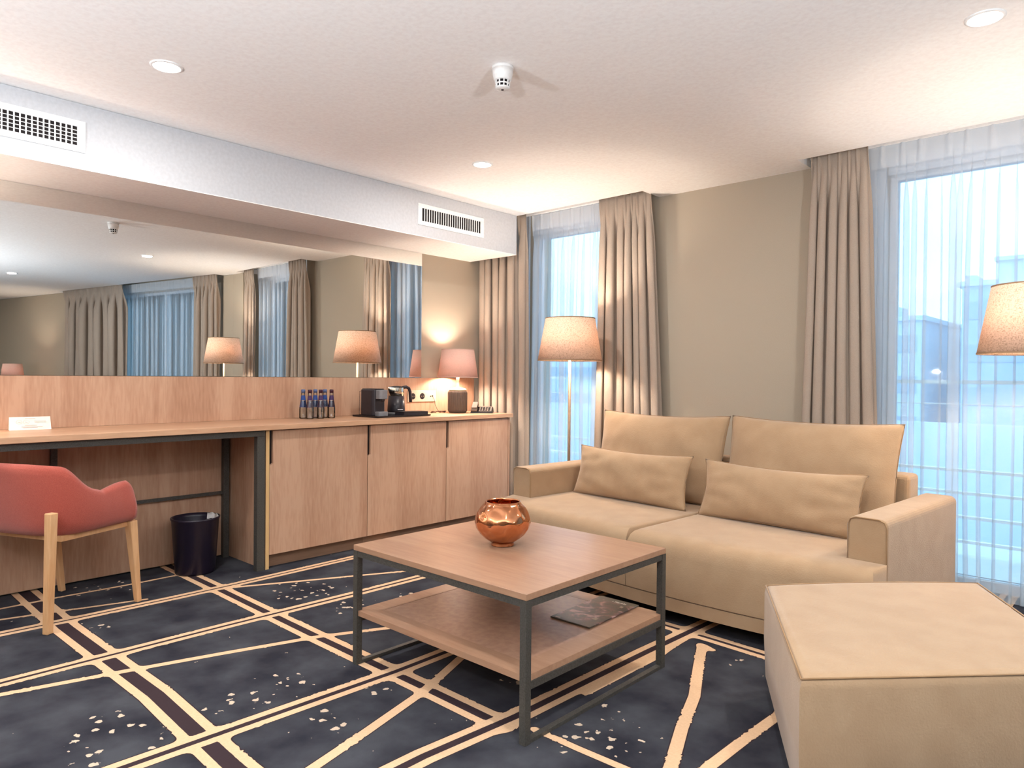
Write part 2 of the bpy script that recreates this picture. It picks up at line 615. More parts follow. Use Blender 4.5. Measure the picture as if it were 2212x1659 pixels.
m, nt, out = new_mat('patterned_carpet')
b = nt.nodes.new('ShaderNodeBsdfPrincipled')
b.inputs['Roughness'].default_value = 0.95
b.inputs['Specular IOR Level'].default_value = 0.08
v = coords(nt)


def attr(nm):
    a = nt.nodes.new('ShaderNodeAttribute')
    a.attribute_name = nm
    return a.outputs['Fac']


def math_(op, a, b_=None, clamp=False):
    n_ = nt.nodes.new('ShaderNodeMath')
    n_.operation = op
    n_.use_clamp = clamp
    for i, q in enumerate((a, b_)):
        if q is None:
            continue
        if isinstance(q, (int, float)):
            n_.inputs[i].default_value = q
        else:
            nt.links.new(q, n_.inputs[i])
    return n_.outputs[0]


nz = N(nt, 'ShaderNodeTexNoise', Scale=55, Detail=4)
nt.links.new(v, nz.inputs['Vector'])
nzl = N(nt, 'ShaderNodeTexNoise', Scale=7, Detail=2)
nt.links.new(v, nzl.inputs['Vector'])
ragg = math_('MULTIPLY', math_('SUBTRACT', nz.outputs['Fac'], 0.5), math_('MULTIPLY', math_('GREATER_THAN', nzl.outputs['Fac'], 0.56), 0.022))
tanv = math_('ADD', attr('tan'), ragg)
tan_f = math_('MULTIPLY', tanv, 900.0, True)
band_f = math_('MULTIPLY', math_('ADD', attr('band'), math_('MULTIPLY', ragg, 0.15)), 900.0, True)
rim_f = math_('MULTIPLY', math_('ADD', tanv, 0.004), 600.0, True)
tanm = math_('MULTIPLY', tan_f, math_('SUBTRACT', 1.0, band_f))
# flecks
vo = N(nt, 'ShaderNodeTexVoronoi', Scale=26)
nzd = N(nt, 'ShaderNodeTexNoise', Scale=40)
nt.links.new(v, nzd.inputs['Vector'])
mv = nt.nodes.new('ShaderNodeMixRGB')
mv.inputs['Fac'].default_value = 0.035
nt.links.new(v, mv.inputs['Color1'])
nt.links.new(nzd.outputs['Color'], mv.inputs['Color2'])
nt.links.new(mv.outputs[0], vo.inputs['Vector'])
sepc = nt.nodes.new('ShaderNodeSeparateColor')
nt.links.new(vo.outputs['Color'], sepc.inputs[0])
fr_ = math_('MULTIPLY', math_('SUBTRACT', math_('MULTIPLY', attr('fleck'), 1.35), sepc.outputs[0]), 0.5)
base_r = math_('MULTIPLY', math_('SUBTRACT', sepc.outputs[1], 0.93), 2.2)
fl = math_('MULTIPLY', math_('SUBTRACT', math_('MAXIMUM', math_('MINIMUM', fr_, 0.30), base_r), vo.outputs['Distance']), 30.0, True)
fl = math_('MULTIPLY', fl, math_('SUBTRACT', 1.0, rim_f))
# slate ground
ns = N(nt, 'ShaderNodeTexNoise', Scale=5, Detail=6)
nt.links.new(v, ns.inputs['Vector'])
rr_ = nt.nodes.new('ShaderNodeValToRGB')
rr_.color_ramp.elements[0].position = 0.35
rr_.color_ramp.elements[1].position = 0.68
rr_.color_ramp.elements[0].color = srgb(44, 44, 52)
rr_.color_ramp.elements[1].color = srgb(72, 74, 80)
nt.links.new(ns.outputs['Fac'], rr_.inputs['Fac'])


def mixc(fac, a, b_):
    n_ = nt.nodes.new('ShaderNodeMixRGB')
    nt.links.new(fac, n_.inputs['Fac'])
    for k, q in (('Color1', a), ('Color2', b_)):
        if isinstance(q, tuple):
            n_.inputs[k].default_value = q
        else:
            nt.links.new(q, n_.inputs[k])
    return n_.outputs[0]


tn = N(nt, 'ShaderNodeTexNoise', Scale=120, Detail=2)
nt.links.new(v, tn.inputs['Vector'])
tancol = mixc(tn.outputs['Fac'], srgb(214, 176, 138), srgb(236, 200, 164))
c = mixc(rim_f, rr_.outputs[0], srgb(54, 42, 46))
c = mixc(fl, c, srgb(206, 186, 164))
c = mixc(tanm, c, tancol)
c = mixc(band_f, c, srgb(60, 48, 52))
nt.links.new(c, b.inputs['Base Color'])
bp = N(nt, 'ShaderNodeBump', Strength=0.35, Distance=0.002)
pile = N(nt, 'ShaderNodeTexNoise', Scale=600, Detail=2)
nt.links.new(v, pile.inputs['Vector'])
nt.links.new(pile.outputs['Fac'], bp.inputs['Height'])
nt.links.new(bp.outputs[0], b.inputs['Normal'])
nt.links.new(b.outputs[0], out.inputs['Surface'])
struct(link(me, 'floor', m))

# angled window wall of the far part of the room (seen in the mirror)
AW = math.atan2(-0.73, 3.91)
FAR = Matrix.Translation((0.15, 3.92, 0)) @ Matrix.Rotation(AW, 4, 'Z')
FARL = 7.2

# ceiling with the curtain pockets left open
bm = boxes((-4.3, XR, YB, 2.3, H, H + 0.2), (-4.3, 0.2, 2.3, YR, H, H + 0.2),
           (-4.3, 0.2, YR, 4.6, H + 0.11, H + 0.2),
           (-2.5, -1.5, YR, 4.6, H, H + 0.11), (-0.06, 0.2, YR, 4.6, H, H + 0.11))
box(bm, -0.1, 0.22, -1.9, 0.6, H + 0.003, H + 0.11, FAR)
box(bm, 0.22, 4.0, -1.9, 0.0, H + 0.003, H + 0.11, FAR)
box(bm, 4.0, FARL, -1.9, 0.6, H + 0.003, H + 0.11, FAR)
box(bm, -0.1, FARL, -1.9, 0.6, H + 0.111, H + 0.2, FAR)
struct(obj('ceiling', bm, M['ceiling']))
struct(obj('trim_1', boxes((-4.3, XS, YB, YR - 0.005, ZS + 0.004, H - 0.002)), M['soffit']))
struct(obj('trim_3', boxes((-4.3, XS - 0.0003, YB, YR - 0.0055, ZS, ZS + 0.0039)), M['ceiling']))  # underside left in ceiling white, so it looks lamp-lit beside the dimmed face  # dropped soffit over the desk wall

# walls
struct(obj('wall_left', boxes((-4.3, XW - 0.016, YB, 4.6, 0, H + 0.1)), M['wall']))
struct(obj('wall_back', boxes((-4.3, XR, YB - 0.1, YB, 0, H)), M['wall']))
struct(obj('wall_right', boxes((XR, XR + 0.1, YB, 4.6, 0, H)), M['wall']))
W1 = (-3.72, -2.78)
W2 = (-1.125, -0.22)
ZT = 2.215
bm = boxes((-4.12, W1[0], YG - 0.1, 4.5, 0, H + 0.11), (W1[1], -2.68, YG - 0.1, 4.5, 0, H + 0.11),
           (-2.68, -1.28, YW, 4.5, 0, H + 0.11), (-1.28, W2[0], YG - 0.1, 4.5, 0, H + 0.11), (W2[1], -0.06, YG - 0.1, 4.5, 0, H + 0.11),
           (-0.06, 0.2, YW - 0.12, 4.5, 0, H),
           (W1[0], W1[1], YG - 0.06, 4.5, ZT, H + 0.11), (W2[0], W2[1], YG - 0.06, 4.5, ZT, H + 0.11))
F3 = (0.75, 3.3)
box(bm, -0.08, 0.22, 0.12, 0.5, 0, H, FAR)
box(bm, 0.22, F3[0], 0.38, 0.5, 0, H + 0.11, FAR)
box(bm, F3[1], 4.0, 0.38, 0.5, 0, H + 0.11, FAR)
box(bm, F3[0], F3[1], 0.38, 0.5, ZT, H + 0.11, FAR)
box(bm, 4.0, FARL, 0.12, 0.5, 0, H, FAR)
struct(obj('wall_window', bm, M['wall']))
# white pelmet boards lining the window heads and jambs
struct(obj('trim_2', boxes((W1[0], W1[1], YG - 0.075, YG - 0.061, ZT - 0.01, H + 0.10), (W2[0], W2[1], YG - 0.075, YG - 0.061, ZT - 0.01, H + 0.10),
                           (-1.28, W2[0], YG - 0.12, YG - 0.101, 0.0, H + 0.10), (-4.1, W1[0], YG - 0.12, YG - 0.101, 0.0, H + 0.10),
                           (W1[1], -2.68, YG - 0.12, YG - 0.101, 0.0, H + 0.10)), M['frame']))


def window(n, x0, x1, y, mtx=None, splits=()):
    fr = boxes((x0, x1, y - 0.03, y + 0.03, 0.0, 0.05), (x0, x1, y - 0.03, y + 0.03, ZT - 0.035, ZT),
               (x0, x0 + 0.035, y - 0.03, y + 0.03, 0.05, ZT - 0.035), (x1 - 0.035, x1, y - 0.03, y + 0.03, 0.05, ZT - 0.035), mtx=mtx)
    for s in splits:
        box(fr, s - 0.03, s + 0.03, y - 0.03, y + 0.03, 0.05, ZT - 0.035, mtx)
    o = struct(obj('window_%d' % n, fr, M['frame']))
    bm_ = bmesh.new()
    box(bm_, x0 + 0.035, x1 - 0.035, y - 0.004, y + 0.004, 0.05, ZT - 0.035, mtx)
    g_ = obj('window_pane', bm_, M['glass'], o)
    return o


window(1, W1[0], W1[1], YG)
window(2, W2[0], W2[1], YG)
window(3, F3[0], F3[1], 0.44, FAR, (1.9,))

# ------------------------------------------------------------------ outside: balcony and hazy town
bal = empty('balcony_railing', (0, 5.2, 0))
tag(bal, 'pale horizontal bar railing of the balcony outside the windows', 'railing')
for z_, t_ in ((1.07, 0.024), (0.93, 0.006), (0.513, 0.018), (0.372, 0.018), (0.22, 0.018), (0.067, 0.018)):
    obj('rail', boxes((-5.5, 4.5, -0.02, 0.02, z_ - t_ / 2, z_ + t_ / 2)), M['rail'], bal)
for k in range(5):
    obj('post', boxes((-5.0 + k * 2.4, -4.97 + k * 2.4, 0.0, 0.04, -0.1, 1.06)), M['rail'], bal)
struct(obj('balcony_slab', boxes((-6, 7, 4.6, 5.6, -0.25, -0.02)), M['frame']))
struct(obj('ground', boxes((-200, 200, 5.7, 260, -12.2, -12)), M['hazeground']))


def building(name, x0, x1, y, ztop, depth, mat, label, floors=0, stack=None):
    t = empty(name, ((x0 + x1) / 2, y, -12))
    w = (x1 - x0) / 2
    obj('wall', boxes((-w, w, 0, depth, 0, ztop + 12)), mat, t)
    obj('roof', boxes((-w - 0.3, w + 0.3, -0.3, depth + 0.3, ztop + 12, ztop + 12.35)), M['facade2'], t)
    for f in range(floors):
        z_ = ztop + 12 - 2.4 - f * 3.1
        obj('window_strip', boxes((-w * 0.9, w * 0.9, -0.06, -0.01, z_, z_ + 1.3)), M['darkpane'], t)
    if stack:
        obj('rooftop_box', boxes((stack[0], stack[1], 1, 4, ztop + 12.3, ztop + 12 + stack[2])), mat, t)
    tag(t, label, 'building', 'hazy buildings beyond the balcony')
    return t


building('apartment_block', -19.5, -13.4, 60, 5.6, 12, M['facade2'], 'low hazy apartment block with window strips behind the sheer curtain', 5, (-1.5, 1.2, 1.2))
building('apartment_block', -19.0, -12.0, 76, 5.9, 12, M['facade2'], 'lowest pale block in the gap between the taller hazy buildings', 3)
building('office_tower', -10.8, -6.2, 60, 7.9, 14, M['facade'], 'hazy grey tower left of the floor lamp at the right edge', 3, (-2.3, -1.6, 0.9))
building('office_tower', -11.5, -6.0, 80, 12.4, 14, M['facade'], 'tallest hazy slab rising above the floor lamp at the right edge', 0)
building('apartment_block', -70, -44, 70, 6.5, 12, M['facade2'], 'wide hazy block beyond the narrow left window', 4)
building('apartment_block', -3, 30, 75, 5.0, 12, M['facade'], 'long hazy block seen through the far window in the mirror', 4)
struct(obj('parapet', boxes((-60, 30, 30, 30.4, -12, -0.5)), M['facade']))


# ------------------------------------------------------------------ curtains
def curtain(name, a0, a1, b0, b1, ztop, zbot, folds, amp, seed, mat, label, header=None, mtx=None, group=None, steps=14, pinch=0.5, thick=0.0):
    """a0,a1: ends of the top line (x, y); b0,b1: ends at the hem"""
    rnd = random.Random(seed)
    ns_ = folds * steps
    ph = []
    wts = [rnd.uniform(0.7, 1.35) for _ in range(folds)]
    tot = sum(wts)
    amps = [rnd.uniform(0.65, 1.25) for _ in range(folds + 1)]
    acc = 0.0
    for i in range(folds):
        for k in range(steps):
            ph.append((i + k / steps, (acc + wts[i] * k / steps) / tot))
        acc += wts[i]
    ph.append((folds, 1.0))
    hs = [0, 0.015, 0.03, 0.05, 0.07, 0.1, 0.14, 0.2, 0.28, 0.38, 0.5, 0.62, 0.75, 0.88, 1.0]
    drift = [rnd.uniform(-1, 1) for _ in range(folds + 1)]
    bm_ = bmesh.new()
    rows = []
    for h in hs:
        row = []
        ease = min(1.0, h / 0.16)
        ease = ease * ease * (3 - 2 * ease)
        for f, u in ph:
            i = min(int(f), folds - 1)
            fr_ = f - i
            am = amps[i] * (1 - fr_) + amps[i + 1] * fr_
            dr = drift[i] * (1 - fr_) + drift[i + 1] * fr_
            c_ = cos(2 * pi * f)
            wave = c_ * am * (0.7 + 0.3 * cos(2 * pi * (f * 0.5 + h * 0.7 + seed)))
            pin = -(max(0.0, c_) ** 6) * pinch - 0.1
            off = amp * ((1 - ease) * pin + ease * wave)
            uu = min(1.0, max(0.0, u + ease * (0.22 * sin(4 * pi * f) + 0.25 * dr * sin(pi * h) * sin(pi * u)) / folds))
            x_ = (a0[0] * (1 - uu) + a1[0] * uu) * (1 - h) + (b0[0] * (1 - uu) + b1[0] * uu) * h
            y_ = (a0[1] * (1 - uu) + a1[1] * uu) * (1 - h) + (b0[1] * (1 - uu) + b1[1] * uu) * h
            row.append(bm_.verts.new((x_, y_ + off, ztop + (zbot - ztop) * h)))
        rows.append(row)
    for r0, r1 in zip(rows[:-1], rows[1:]):
        for k in range(len(r0) - 1):
            bm_.faces.new((r0[k], r0[k + 1], r1[k + 1], r1[k]))
    if mtx:
        bmesh.ops.transform(bm_, matrix=mtx, verts=bm_.verts)
    if header:
        hb = bmesh.new()
        rr2 = []
        for r_i in range(0, 4):
            rr2.append([hb.verts.new(v_.co + Vector((0, 0.004, 0.0))) for v_ in rows[r_i]])
        for r0, r1 in zip(rr2[:-1], rr2[1:]):
            for k in range(len(r0) - 1):
                hb.faces.new((r0[k], r0[k + 1], r1[k + 1], r1[k]))
    o = obj(name, bm_, mat, smooth=True)
    if thick:
        s = o.modifiers.new('cloth_thickness', 'SOLIDIFY')
        s.thickness = thick
    if header:
        obj('heading_tape', hb, header, o, smooth=True)
    tag(o, label, 'curtain', group)
    return o


ZC = H + 0.03
G1, G2 = 'taupe drapes at the windows', 'white voile curtains'
curtain('drape', (-4.05, 4.0), (-3.66, 4.0), (-4.05, 4.0), (-3.64, 4.0), ZC, 0.012, 5, 0.042, 3, M['drape'],
        'taupe drape hanging behind the oak worktop end beside the table lamp', None, None, G1, thick=0.003)
curtain('drape', (-3.655, 4.02), (-3.585, 4.05), (-3.63, 4.02), (-3.565, 4.05), ZC, 0.012, 1, 0.03, 8, M['drape'],
        'narrow dark return fold of drape between the worktop end and left window', None, None, G1, thick=0.003)
curtain('drape', (-2.885, 4.02), (-2.49, 4.05), (-2.93, 4.02), (-2.38, 4.07), ZC, 0.012, 7, 0.034, 12, M['drape'],
        'taupe drape right of the narrow left window behind the lit floor lamp', None, None, G1, thick=0.003)
curtain('drape', (-1.455, 4.04), (-1.155, 4.02), (-1.52, 4.06), (-1.07, 4.02), ZC, 0.012, 6, 0.038, 21, M['drape'],
        'taupe drape at the left side of the wide right window', None, None, G1, thick=0.003)
curtain('drape', (-0.32, 4.04), (-0.08, 4.05), (-0.30, 4.04), (-0.07, 4.03), ZC, 0.012, 5, 0.034, 31, M['drape'],
        'taupe drape seen only in the mirror behind the mirrored floor lamp', None, None, G1, thick=0.003)
curtain('drape', (0.24, 0.06), (0.72, 0.06), (0.22, 0.06), (0.74, 0.06), ZC, 0.012, 7, 0.045, 41, M['drape'],
        'taupe drape in the mirror right of the mirrored far window', None, FAR, G1, thick=0.003)
curtain('drape', (2.35, 0.08), (3.95, 0.08), (2.3, 0.08), (3.95, 0.08), ZC, 0.012, 9, 0.07, 47, M['drape'],
        'broad taupe drape in the mirror left of the mirrored far window', None, FAR, G1, thick=0.003)
curtain('sheer_curtain', (-3.60, 4.13), (-2.70, 4.13), (-3.62, 4.13), (-2.70, 4.13), ZC, 0.012, 10, 0.03, 5, M['sheer'],
        'white voile curtain over the narrow left window', M['sheertape'], None, G2)
curtain('sheer_curtain', (-1.22, 4.10), (-0.3, 4.10), (-1.22, 4.10), (-0.3, 4.10), ZC, 0.012, 9, 0.014, 9, M['sheer'],
        'white voile curtain over the wide right window beside the sofa', M['sheertape'], None, G2, pinch=0.9)
curtain('sheer_curtain', (0.5, 0.2), (3.3, 0.2), (0.5, 0.2), (3.3, 0.2), ZC, 0.012, 22, 0.016, 15, M['sheer'],
        'white voile curtain over the far window seen in the mirror', M['sheertape'], FAR, G2)
for (x0_, x1_) in ((-4.05, -2.51), (-1.49, -0.07)):
    tag(obj('curtain_track', boxes((x0_, x1_, 3.99, 4.015, ZC + 0.002, ZC + 0.02), (x0_, x1_, 4.095, 4.12, ZC + 0.002, ZC + 0.02)), M['white']),
        'white ceiling track above the %s window curtains' % ('narrow left' if x0_ < -3 else 'wide right'), 'curtain track')

# ------------------------------------------------------------------ desk wall: mirror, panels, worktop, cabinets
Y0 = -1.2
tag(obj('wall_mirror', boxes((XW - 0.014, XW, Y0, 3.425, 1.063, ZS - 0.001)), M['mirror']),
    'long frameless wall mirror above the oak worktop', 'mirror')
tag(obj('wall_panel', boxes((XW - 0.014, XW + 0.002, Y0, 3.975, 0.801, 1.061)), M['wood']),
    'long oak splashback panel between worktop and mirror', 'wall panel')
tag(obj('worktop', boxes((XW, -3.592, Y0, 3.915, 0.772, 0.80), bevel=0.0015, seg=1), M['woody']),
    'long oak worktop running along the mirror wall', 'worktop')

cab_labels = ['oak cabinet with door nearest the knee space beside the desk',
              'middle oak cabinet below the coffee machine tray',
              'rightmost oak cabinet below the table lamp and telephone']
ycab = [(1.935, 2.611), (2.613, 3.266), (3.268, 3.905)]
XD = -3.62
for i, (ya, yb) in enumerate(ycab):
    t = empty('cabinet', (0, ya, 0))
    tag(t, cab_labels[i], 'cabinet', 'oak cabinets under the worktop')
    L = yb - ya
    lp = 0.022 if i == 0 else 0.0
    rp = 0.018 if i == 2 else 0.0
    obj('body', boxes((XW + 0.002, XD - 0.022, lp, L - rp, 0.075, 0.7695)), M['wood'], t)
    obj('plinth', boxes((XW + 0.03, XD - 0.05, lp, L - rp, 0.0005, 0.0745)), M['plinth'], t)
    if lp:
        sp_ = obj('side_panel', boxes((XW + 0.002, XD, 0, lp - 0.002, 0.0005, 0.7695)), M['wood'], t)
        obj('edge_strip', boxes((XD, XD + 0.002, 0, lp - 0.002, 0.0005, 0.7695)), M['edge'], sp_)
    if rp:
        obj('side_panel', boxes((XW + 0.002, XD + 0.002, L - rp + 0.002, L, 0.0005, 0.7695)), M['wood'], t)
    a_, b__ = lp + 0.001, L - rp - 0.0015
    out_ = [(a_, 0.078), (b__, 0.078), (b__, 0.7665), (a_ + 0.020, 0.7665), (a_ + 0.020, 0.585), (a_, 0.572)]
    bm = bmesh.new()
    f0 = [bm.verts.new((XD - 0.02, p[0], p[1])) for p in out_]
    f1 = [bm.verts.new((XD, p[0], p[1])) for p in out_]
    bm.faces.new(f0[::-1])
    bm.faces.new(f1)
    for k in range(len(out_)):
        bm.faces.new((f0[k], f0[(k + 1) % 6], f1[(k + 1) % 6], f1[k]))
    d = obj('door', bm, M['wood'], t)
    obj('handle_recess', boxes((XD - 0.0215, XD - 0.017, a_, a_ + 0.0195, 0.575, 0.766)), M['black'], d)

t = empty('desk_frame', (0, 1.905, 0))
tag(t, 'dark metal desk frame and back board in the knee space under the worktop', 'desk')
sq = 0.032
obj('front_post', boxes((-3.652, -3.615, -0.022, 0.022, 0.0005, 0.738)), M['metal'], t)
obj('front_rail', boxes((-3.652, -3.615, Y0 - 1.9, 0.022, 0.739, 0.7705)), M['metal'], t)
obj('rear_post', boxes((XW + 0.026, XW + 0.056, -0.015, 0.018, 0.0005, 0.738)), M['metal'], t)
obj('rear_rail', boxes((XW + 0.028, XW + 0.045, Y0 - 1.9, -0.016, 0.374, 0.391)), M['metal'], t)
obj('side_rail', boxes((XW + 0.026, -3.653, -0.012, 0.018, 0.739, 0.7705)), M['metal'], t)
obj('rear_strut', boxes((XW + 0.026, XW + 0.05, -0.886, -0.858, 0.392, 0.7705)), M['metal'], t)
obj('back_panel', boxes((XW + 0.004, XW + 0.02, Y0 - 1.9, 0.026, 0.012, 0.7705)), M['wood'], t)

# waste bin
t = empty('waste_bin', (-3.86, 1.655, 0))
tag(t, 'dark round waste bin on the carpet in the knee space', 'bin')
obj('bucket', lathe([(0.098, 0.001), (0.102, 0.01), (0.12, 0.285), (0.125, 0.292), (0.125, 0.3), (0.117, 0.3), (0.112, 0.28), (0.094, 0.015)], 48), M['bin'], t, True)
bm = bmesh.new()
pr = None
for k in range(15):
    a = 0.9 + k * 0.09
    cu = [bm.verts.new((r_ * cos(a), r_ * sin(a), z_ + 0.004 * sin(k * 1.3))) for r_, z_ in ((0.1155, 0.296), (0.112, 0.303), (0.106, 0.27))]
    if pr:
        bm.faces.new((pr[0], cu[0], cu[1], pr[1]))
        bm.faces.new((pr[1], cu[1], cu[2], pr[2]))
    pr = cu
obj('liner', bm, M['whiteplastic'], t, True)

# ------------------------------------------------------------------ soffit grilles
def vent(yc, label, cells, hbars):
    t_ = empty('air_vent', (XS, yc, 2.14))
    tag(t_, label, 'air vent', 'white air grilles on the soffit')
    w, h = 0.606 / 2, 0.070
    gw, gh = 0.27, 0.042
    obj('frame', boxes((0, 0.006, -w, w, gh, h), (0, 0.006, -w, w, -h, -gh), (0, 0.006, -w, -gw, -gh, gh), (0, 0.006, gw, w, -gh, gh), bevel=0.001, seg=1), M['white'], t_)
    obj('shaft', boxes((0.0002, 0.0012, -gw, gw, -gh, gh)), M['dark'], t_)
    bm_ = bmesh.new()
    for k in range(1, cells):
        y_ = -gw + 2 * gw * k / cells
        box(bm_, 0.0025, 0.0055, y_ - 0.0028, y_ + 0.0028, -gh, gh)
    g_ = obj('louvre', bm_, M['white'], t_)
    if hbars:
        bm_ = bmesh.new()
        for k in range(1, hbars):
            z_ = -gh + 2 * gh * k / hbars
            box(bm_, 0.0013, 0.0024, -gw, gw, z_ - 0.0016, z_ + 0.0016)
        obj('cross_bars', bm_, M['white'], t_)
    return t_


vent(0.737, 'white air grille with cross bars on the soffit at the left edge', 25, 5)
vent(3.284, 'white air grille of upright slats on the soffit near the window corner', 26, 0)

# ------------------------------------------------------------------ ceiling fittings
def downlight(x, y, label, visible=True):
    t_ = empty('downlight', (x, y, H))
    tag(t_, label, 'ceiling light', 'recessed ceiling downlights')
    obj('trim_ring', lathe([(0.060, -0.0005), (0.060, -0.003), (0.050, -0.006), (0.049, -0.0005)], 40, False, False), M['white'], t_, True)
    obj('lens', lathe([(0.049, -0.003), (0.03, -0.0045), (0.004, -0.005)], 32, True, True), M['bulb'], t_, True)
    area_light('downlight_lamp', (0, 0, -0.012), 0.09, DOWN_W, (1.0, 0.95, 0.90), t_, 180)
    return t_


downlight(-2.907, 1.125, 'ceiling downlight above the desk, nearest the left edge of the photo')
downlight(-2.875, 2.852, 'ceiling downlight nearest the window corner and the soffit grille')
downlight(-0.452, 2.80, 'ceiling downlight at the top right above the sofa end')
downlight(-0.452, 1.1, 'ceiling downlight behind the frame above the camera side of the ottoman')
for k, (x, y) in enumerate([(2.2, 2.2), (2.2, -0.6), (4.8, 1.6), (-2.9, -1.2), (-0.45, -1.2), (5.2, -1.4)]):
    downlight(x, y, ['ceiling downlight of the far part of the room facing the far window', 'ceiling downlight in the middle of the far room',
                     'ceiling downlight near the far lamp in the mirrored room', 'ceiling downlight behind the camera over the desk wall',
                     'ceiling downlight behind the camera in the middle', 'ceiling downlight in the far back corner'][k])

t = empty('smoke_detector', (-1.918, 2.01, H))
tag(t, 'white round smoke detector on the ceiling in the middle', 'smoke detector')
obj('base', lathe([(0.043, -0.0005), (0.043, -0.008), (0.040, -0.010)], 40, True, True), M['whiteplastic'], t, True)
obj('housing', lathe([(0.041, -0.0105), (0.040, -0.03), (0.034, -0.052), (0.031, -0.055)], 40, True, True), M['whiteplastic'], t, True)
obj('sensor_chamber', lathe([(0.027, -0.0555), (0.0235, -0.079)], 40, True, True), M['dark'], t, True)
bm = bmesh.new()
for k in range(10):
    a = 2 * pi * k / 10
    m_ = Matrix.Rotation(a, 4, 'Z')
    vs = [bm.verts.new(m_ @ Vector(p)) for p in ((0.0265, -0.0022, -0.0545), (0.031, -0.0022, -0.0545), (0.0275, -0.0022, -0.080), (0.023, -0.0022, -0.080),
                                                 (0.0265, 0.0022, -0.0545), (0.031, 0.0022, -0.0545), (0.0275, 0.0022, -0.080), (0.023, 0.0022, -0.080))]
    for f in ((3, 2, 1, 0), (4, 5, 6, 7), (0, 1, 5, 4), (1, 2, 6, 5), (2, 3, 7, 6), (3, 0, 4, 7)):
        bm.faces.new([vs[i] for i in f])
obj('ribs', bm, M['whiteplastic'], t)
obj('ring', lathe([(0.0245, -0.066), (0.0295, -0.0655), (0.029, -0.069), (0.0245, -0.0695)], 40, False, False), M['whiteplastic'], t, True)
obj('cap', lathe([(0.0285, -0.0795), (0.027, -0.084), (0.018, -0.088), (0.0, -0.0885)][:3], 40, True, True), M['whiteplastic'], t, True)
obj('indicator', lathe([(0.0055, -0.0882), (0.0055, -0.0895)], 16), M['dark'], t)

# ------------------------------------------------------------------ lamps
def bulb(parent, z, power, color=WARM, r_=0.04):
    obj('bulb', lathe([(0.004, z - 0.04), (0.009, z - 0.02), (0.016, z), (0.012, z + 0.012), (0.004, z + 0.017)], 20), M['bulbw'], parent, True)
    point_light('bulb_light', (0, 0, z), r_, power, color, parent)


def lampshade(parent, r0, r1, z0, z1, mat, rim):
    o_ = obj('lamp_shade', lathe([(r0, z0), (r1, z1)], 64, False, False), mat, parent, True)
    s_ = o_.modifiers.new('thickness', 'SOLIDIFY')
    s_.thickness = 0.0015
    bm_ = lathe([(r0 + 0.0012, z0 - 0.001), (r0 + 0.0012, z0 + 0.006)], 64, False, False)
    for p in ((r1 + 0.0012, z1 - 0.006), (r1 + 0.0012, z1 + 0.001)):
        pass
    obj('shade_rim', bm_, rim, o_, True)
    obj('shade_rim', lathe([(r1 + 0.0014, z1 - 0.005), (r1 + 0.0012, z1 + 0.001)], 64, False, False), rim, o_, True)
    bm_ = bmesh.new()
    for k in range(3):
        a = 2 * pi * k / 3 + 0.4
        tube(bm_, [(0.008 * cos(a), 0.008 * sin(a), z0 + 0.03), ((r0 - 0.003) * cos(a), (r0 - 0.003) * sin(a), z0 + 0.004)], 0.0015, 6)
    obj('shade_spider', bm_, M['lampmetal'], o_)
    return o_


def floor_lamp(x, y, z0, z1, label, group='floor lamps with linen shades by the windows', power=FLOORLAMP_W, color=WARM):
    t_ = empty('floor_lamp', (x, y, 0))
    tag(t_, label, 'floor lamp', group)
    obj('base', lathe([(0.13, 0.0008), (0.13, 0.008), (0.125, 0.012), (0.012, 0.016)], 48), M['lampmetal'], t_, True)
    obj('pole', lathe([(0.0095, 0.015), (0.0095, z0 + 0.04)], 20), M['lampmetal'], t_, True)
    obj('lamp_holder', lathe([(0.016, z0 + 0.04), (0.016, z0 + 0.08)], 20), M['cream'], t_, True)
    lampshade(t_, 0.213, 0.163, z0, z1, M['shade'], M['shadein'])
    bulb(t_, z0 + 0.14, power, color)
    return t_


floor_lamp(-2.885, 3.692, 1.186, 1.468, 'lit floor lamp in front of the narrow left window, left of sofa')
floor_lamp(-0.385, 3.645, 1.194, 1.483, 'lit floor lamp cut off by the right edge of the photo')



def uplighter(x, y, label):  # unseen lamps added to brighten the ceiling and upright surfaces
    t_ = empty('added_fill_lamp', (x, y, 0))
    tag(t_, label, 'floor lamp', 'added bowl fill lamps out of view')
    obj('base', lathe([(0.14, 0.0008), (0.14, 0.01), (0.012, 0.02)], 48), M['lampmetal'], t_, True)
    obj('pole', lathe([(0.011, 0.02), (0.011, 1.06)], 20), M['lampmetal'], t_, True)
    obj('bowl', lathe([(0.02, 1.06), (0.10, 1.08), (0.16, 1.13), (0.18, 1.18), (0.176, 1.18), (0.155, 1.135), (0.095, 1.09), (0.02, 1.07)], 48), M['opal'], t_, True)
    obj('bulb', lathe([(0.01, 1.071), (0.018, 1.10), (0.016, 1.13), (0.005, 1.14)], 20), M['bulbw'], t_, True)
    point_light('bulb_light', (0, 0, 1.155), 0.05, FILL_LAMP_W, SOFT, t_)
    return t_


uplighter(1.25, 0.45, 'added bowl fill lamp right of the camera, outside the frame')
uplighter(-2.1, -1.5, 'added unseen bowl fill lamp behind the camera towards the desk wall')
uplighter(-0.3, -1.0, 'added unseen bowl fill lamp straight behind the camera')


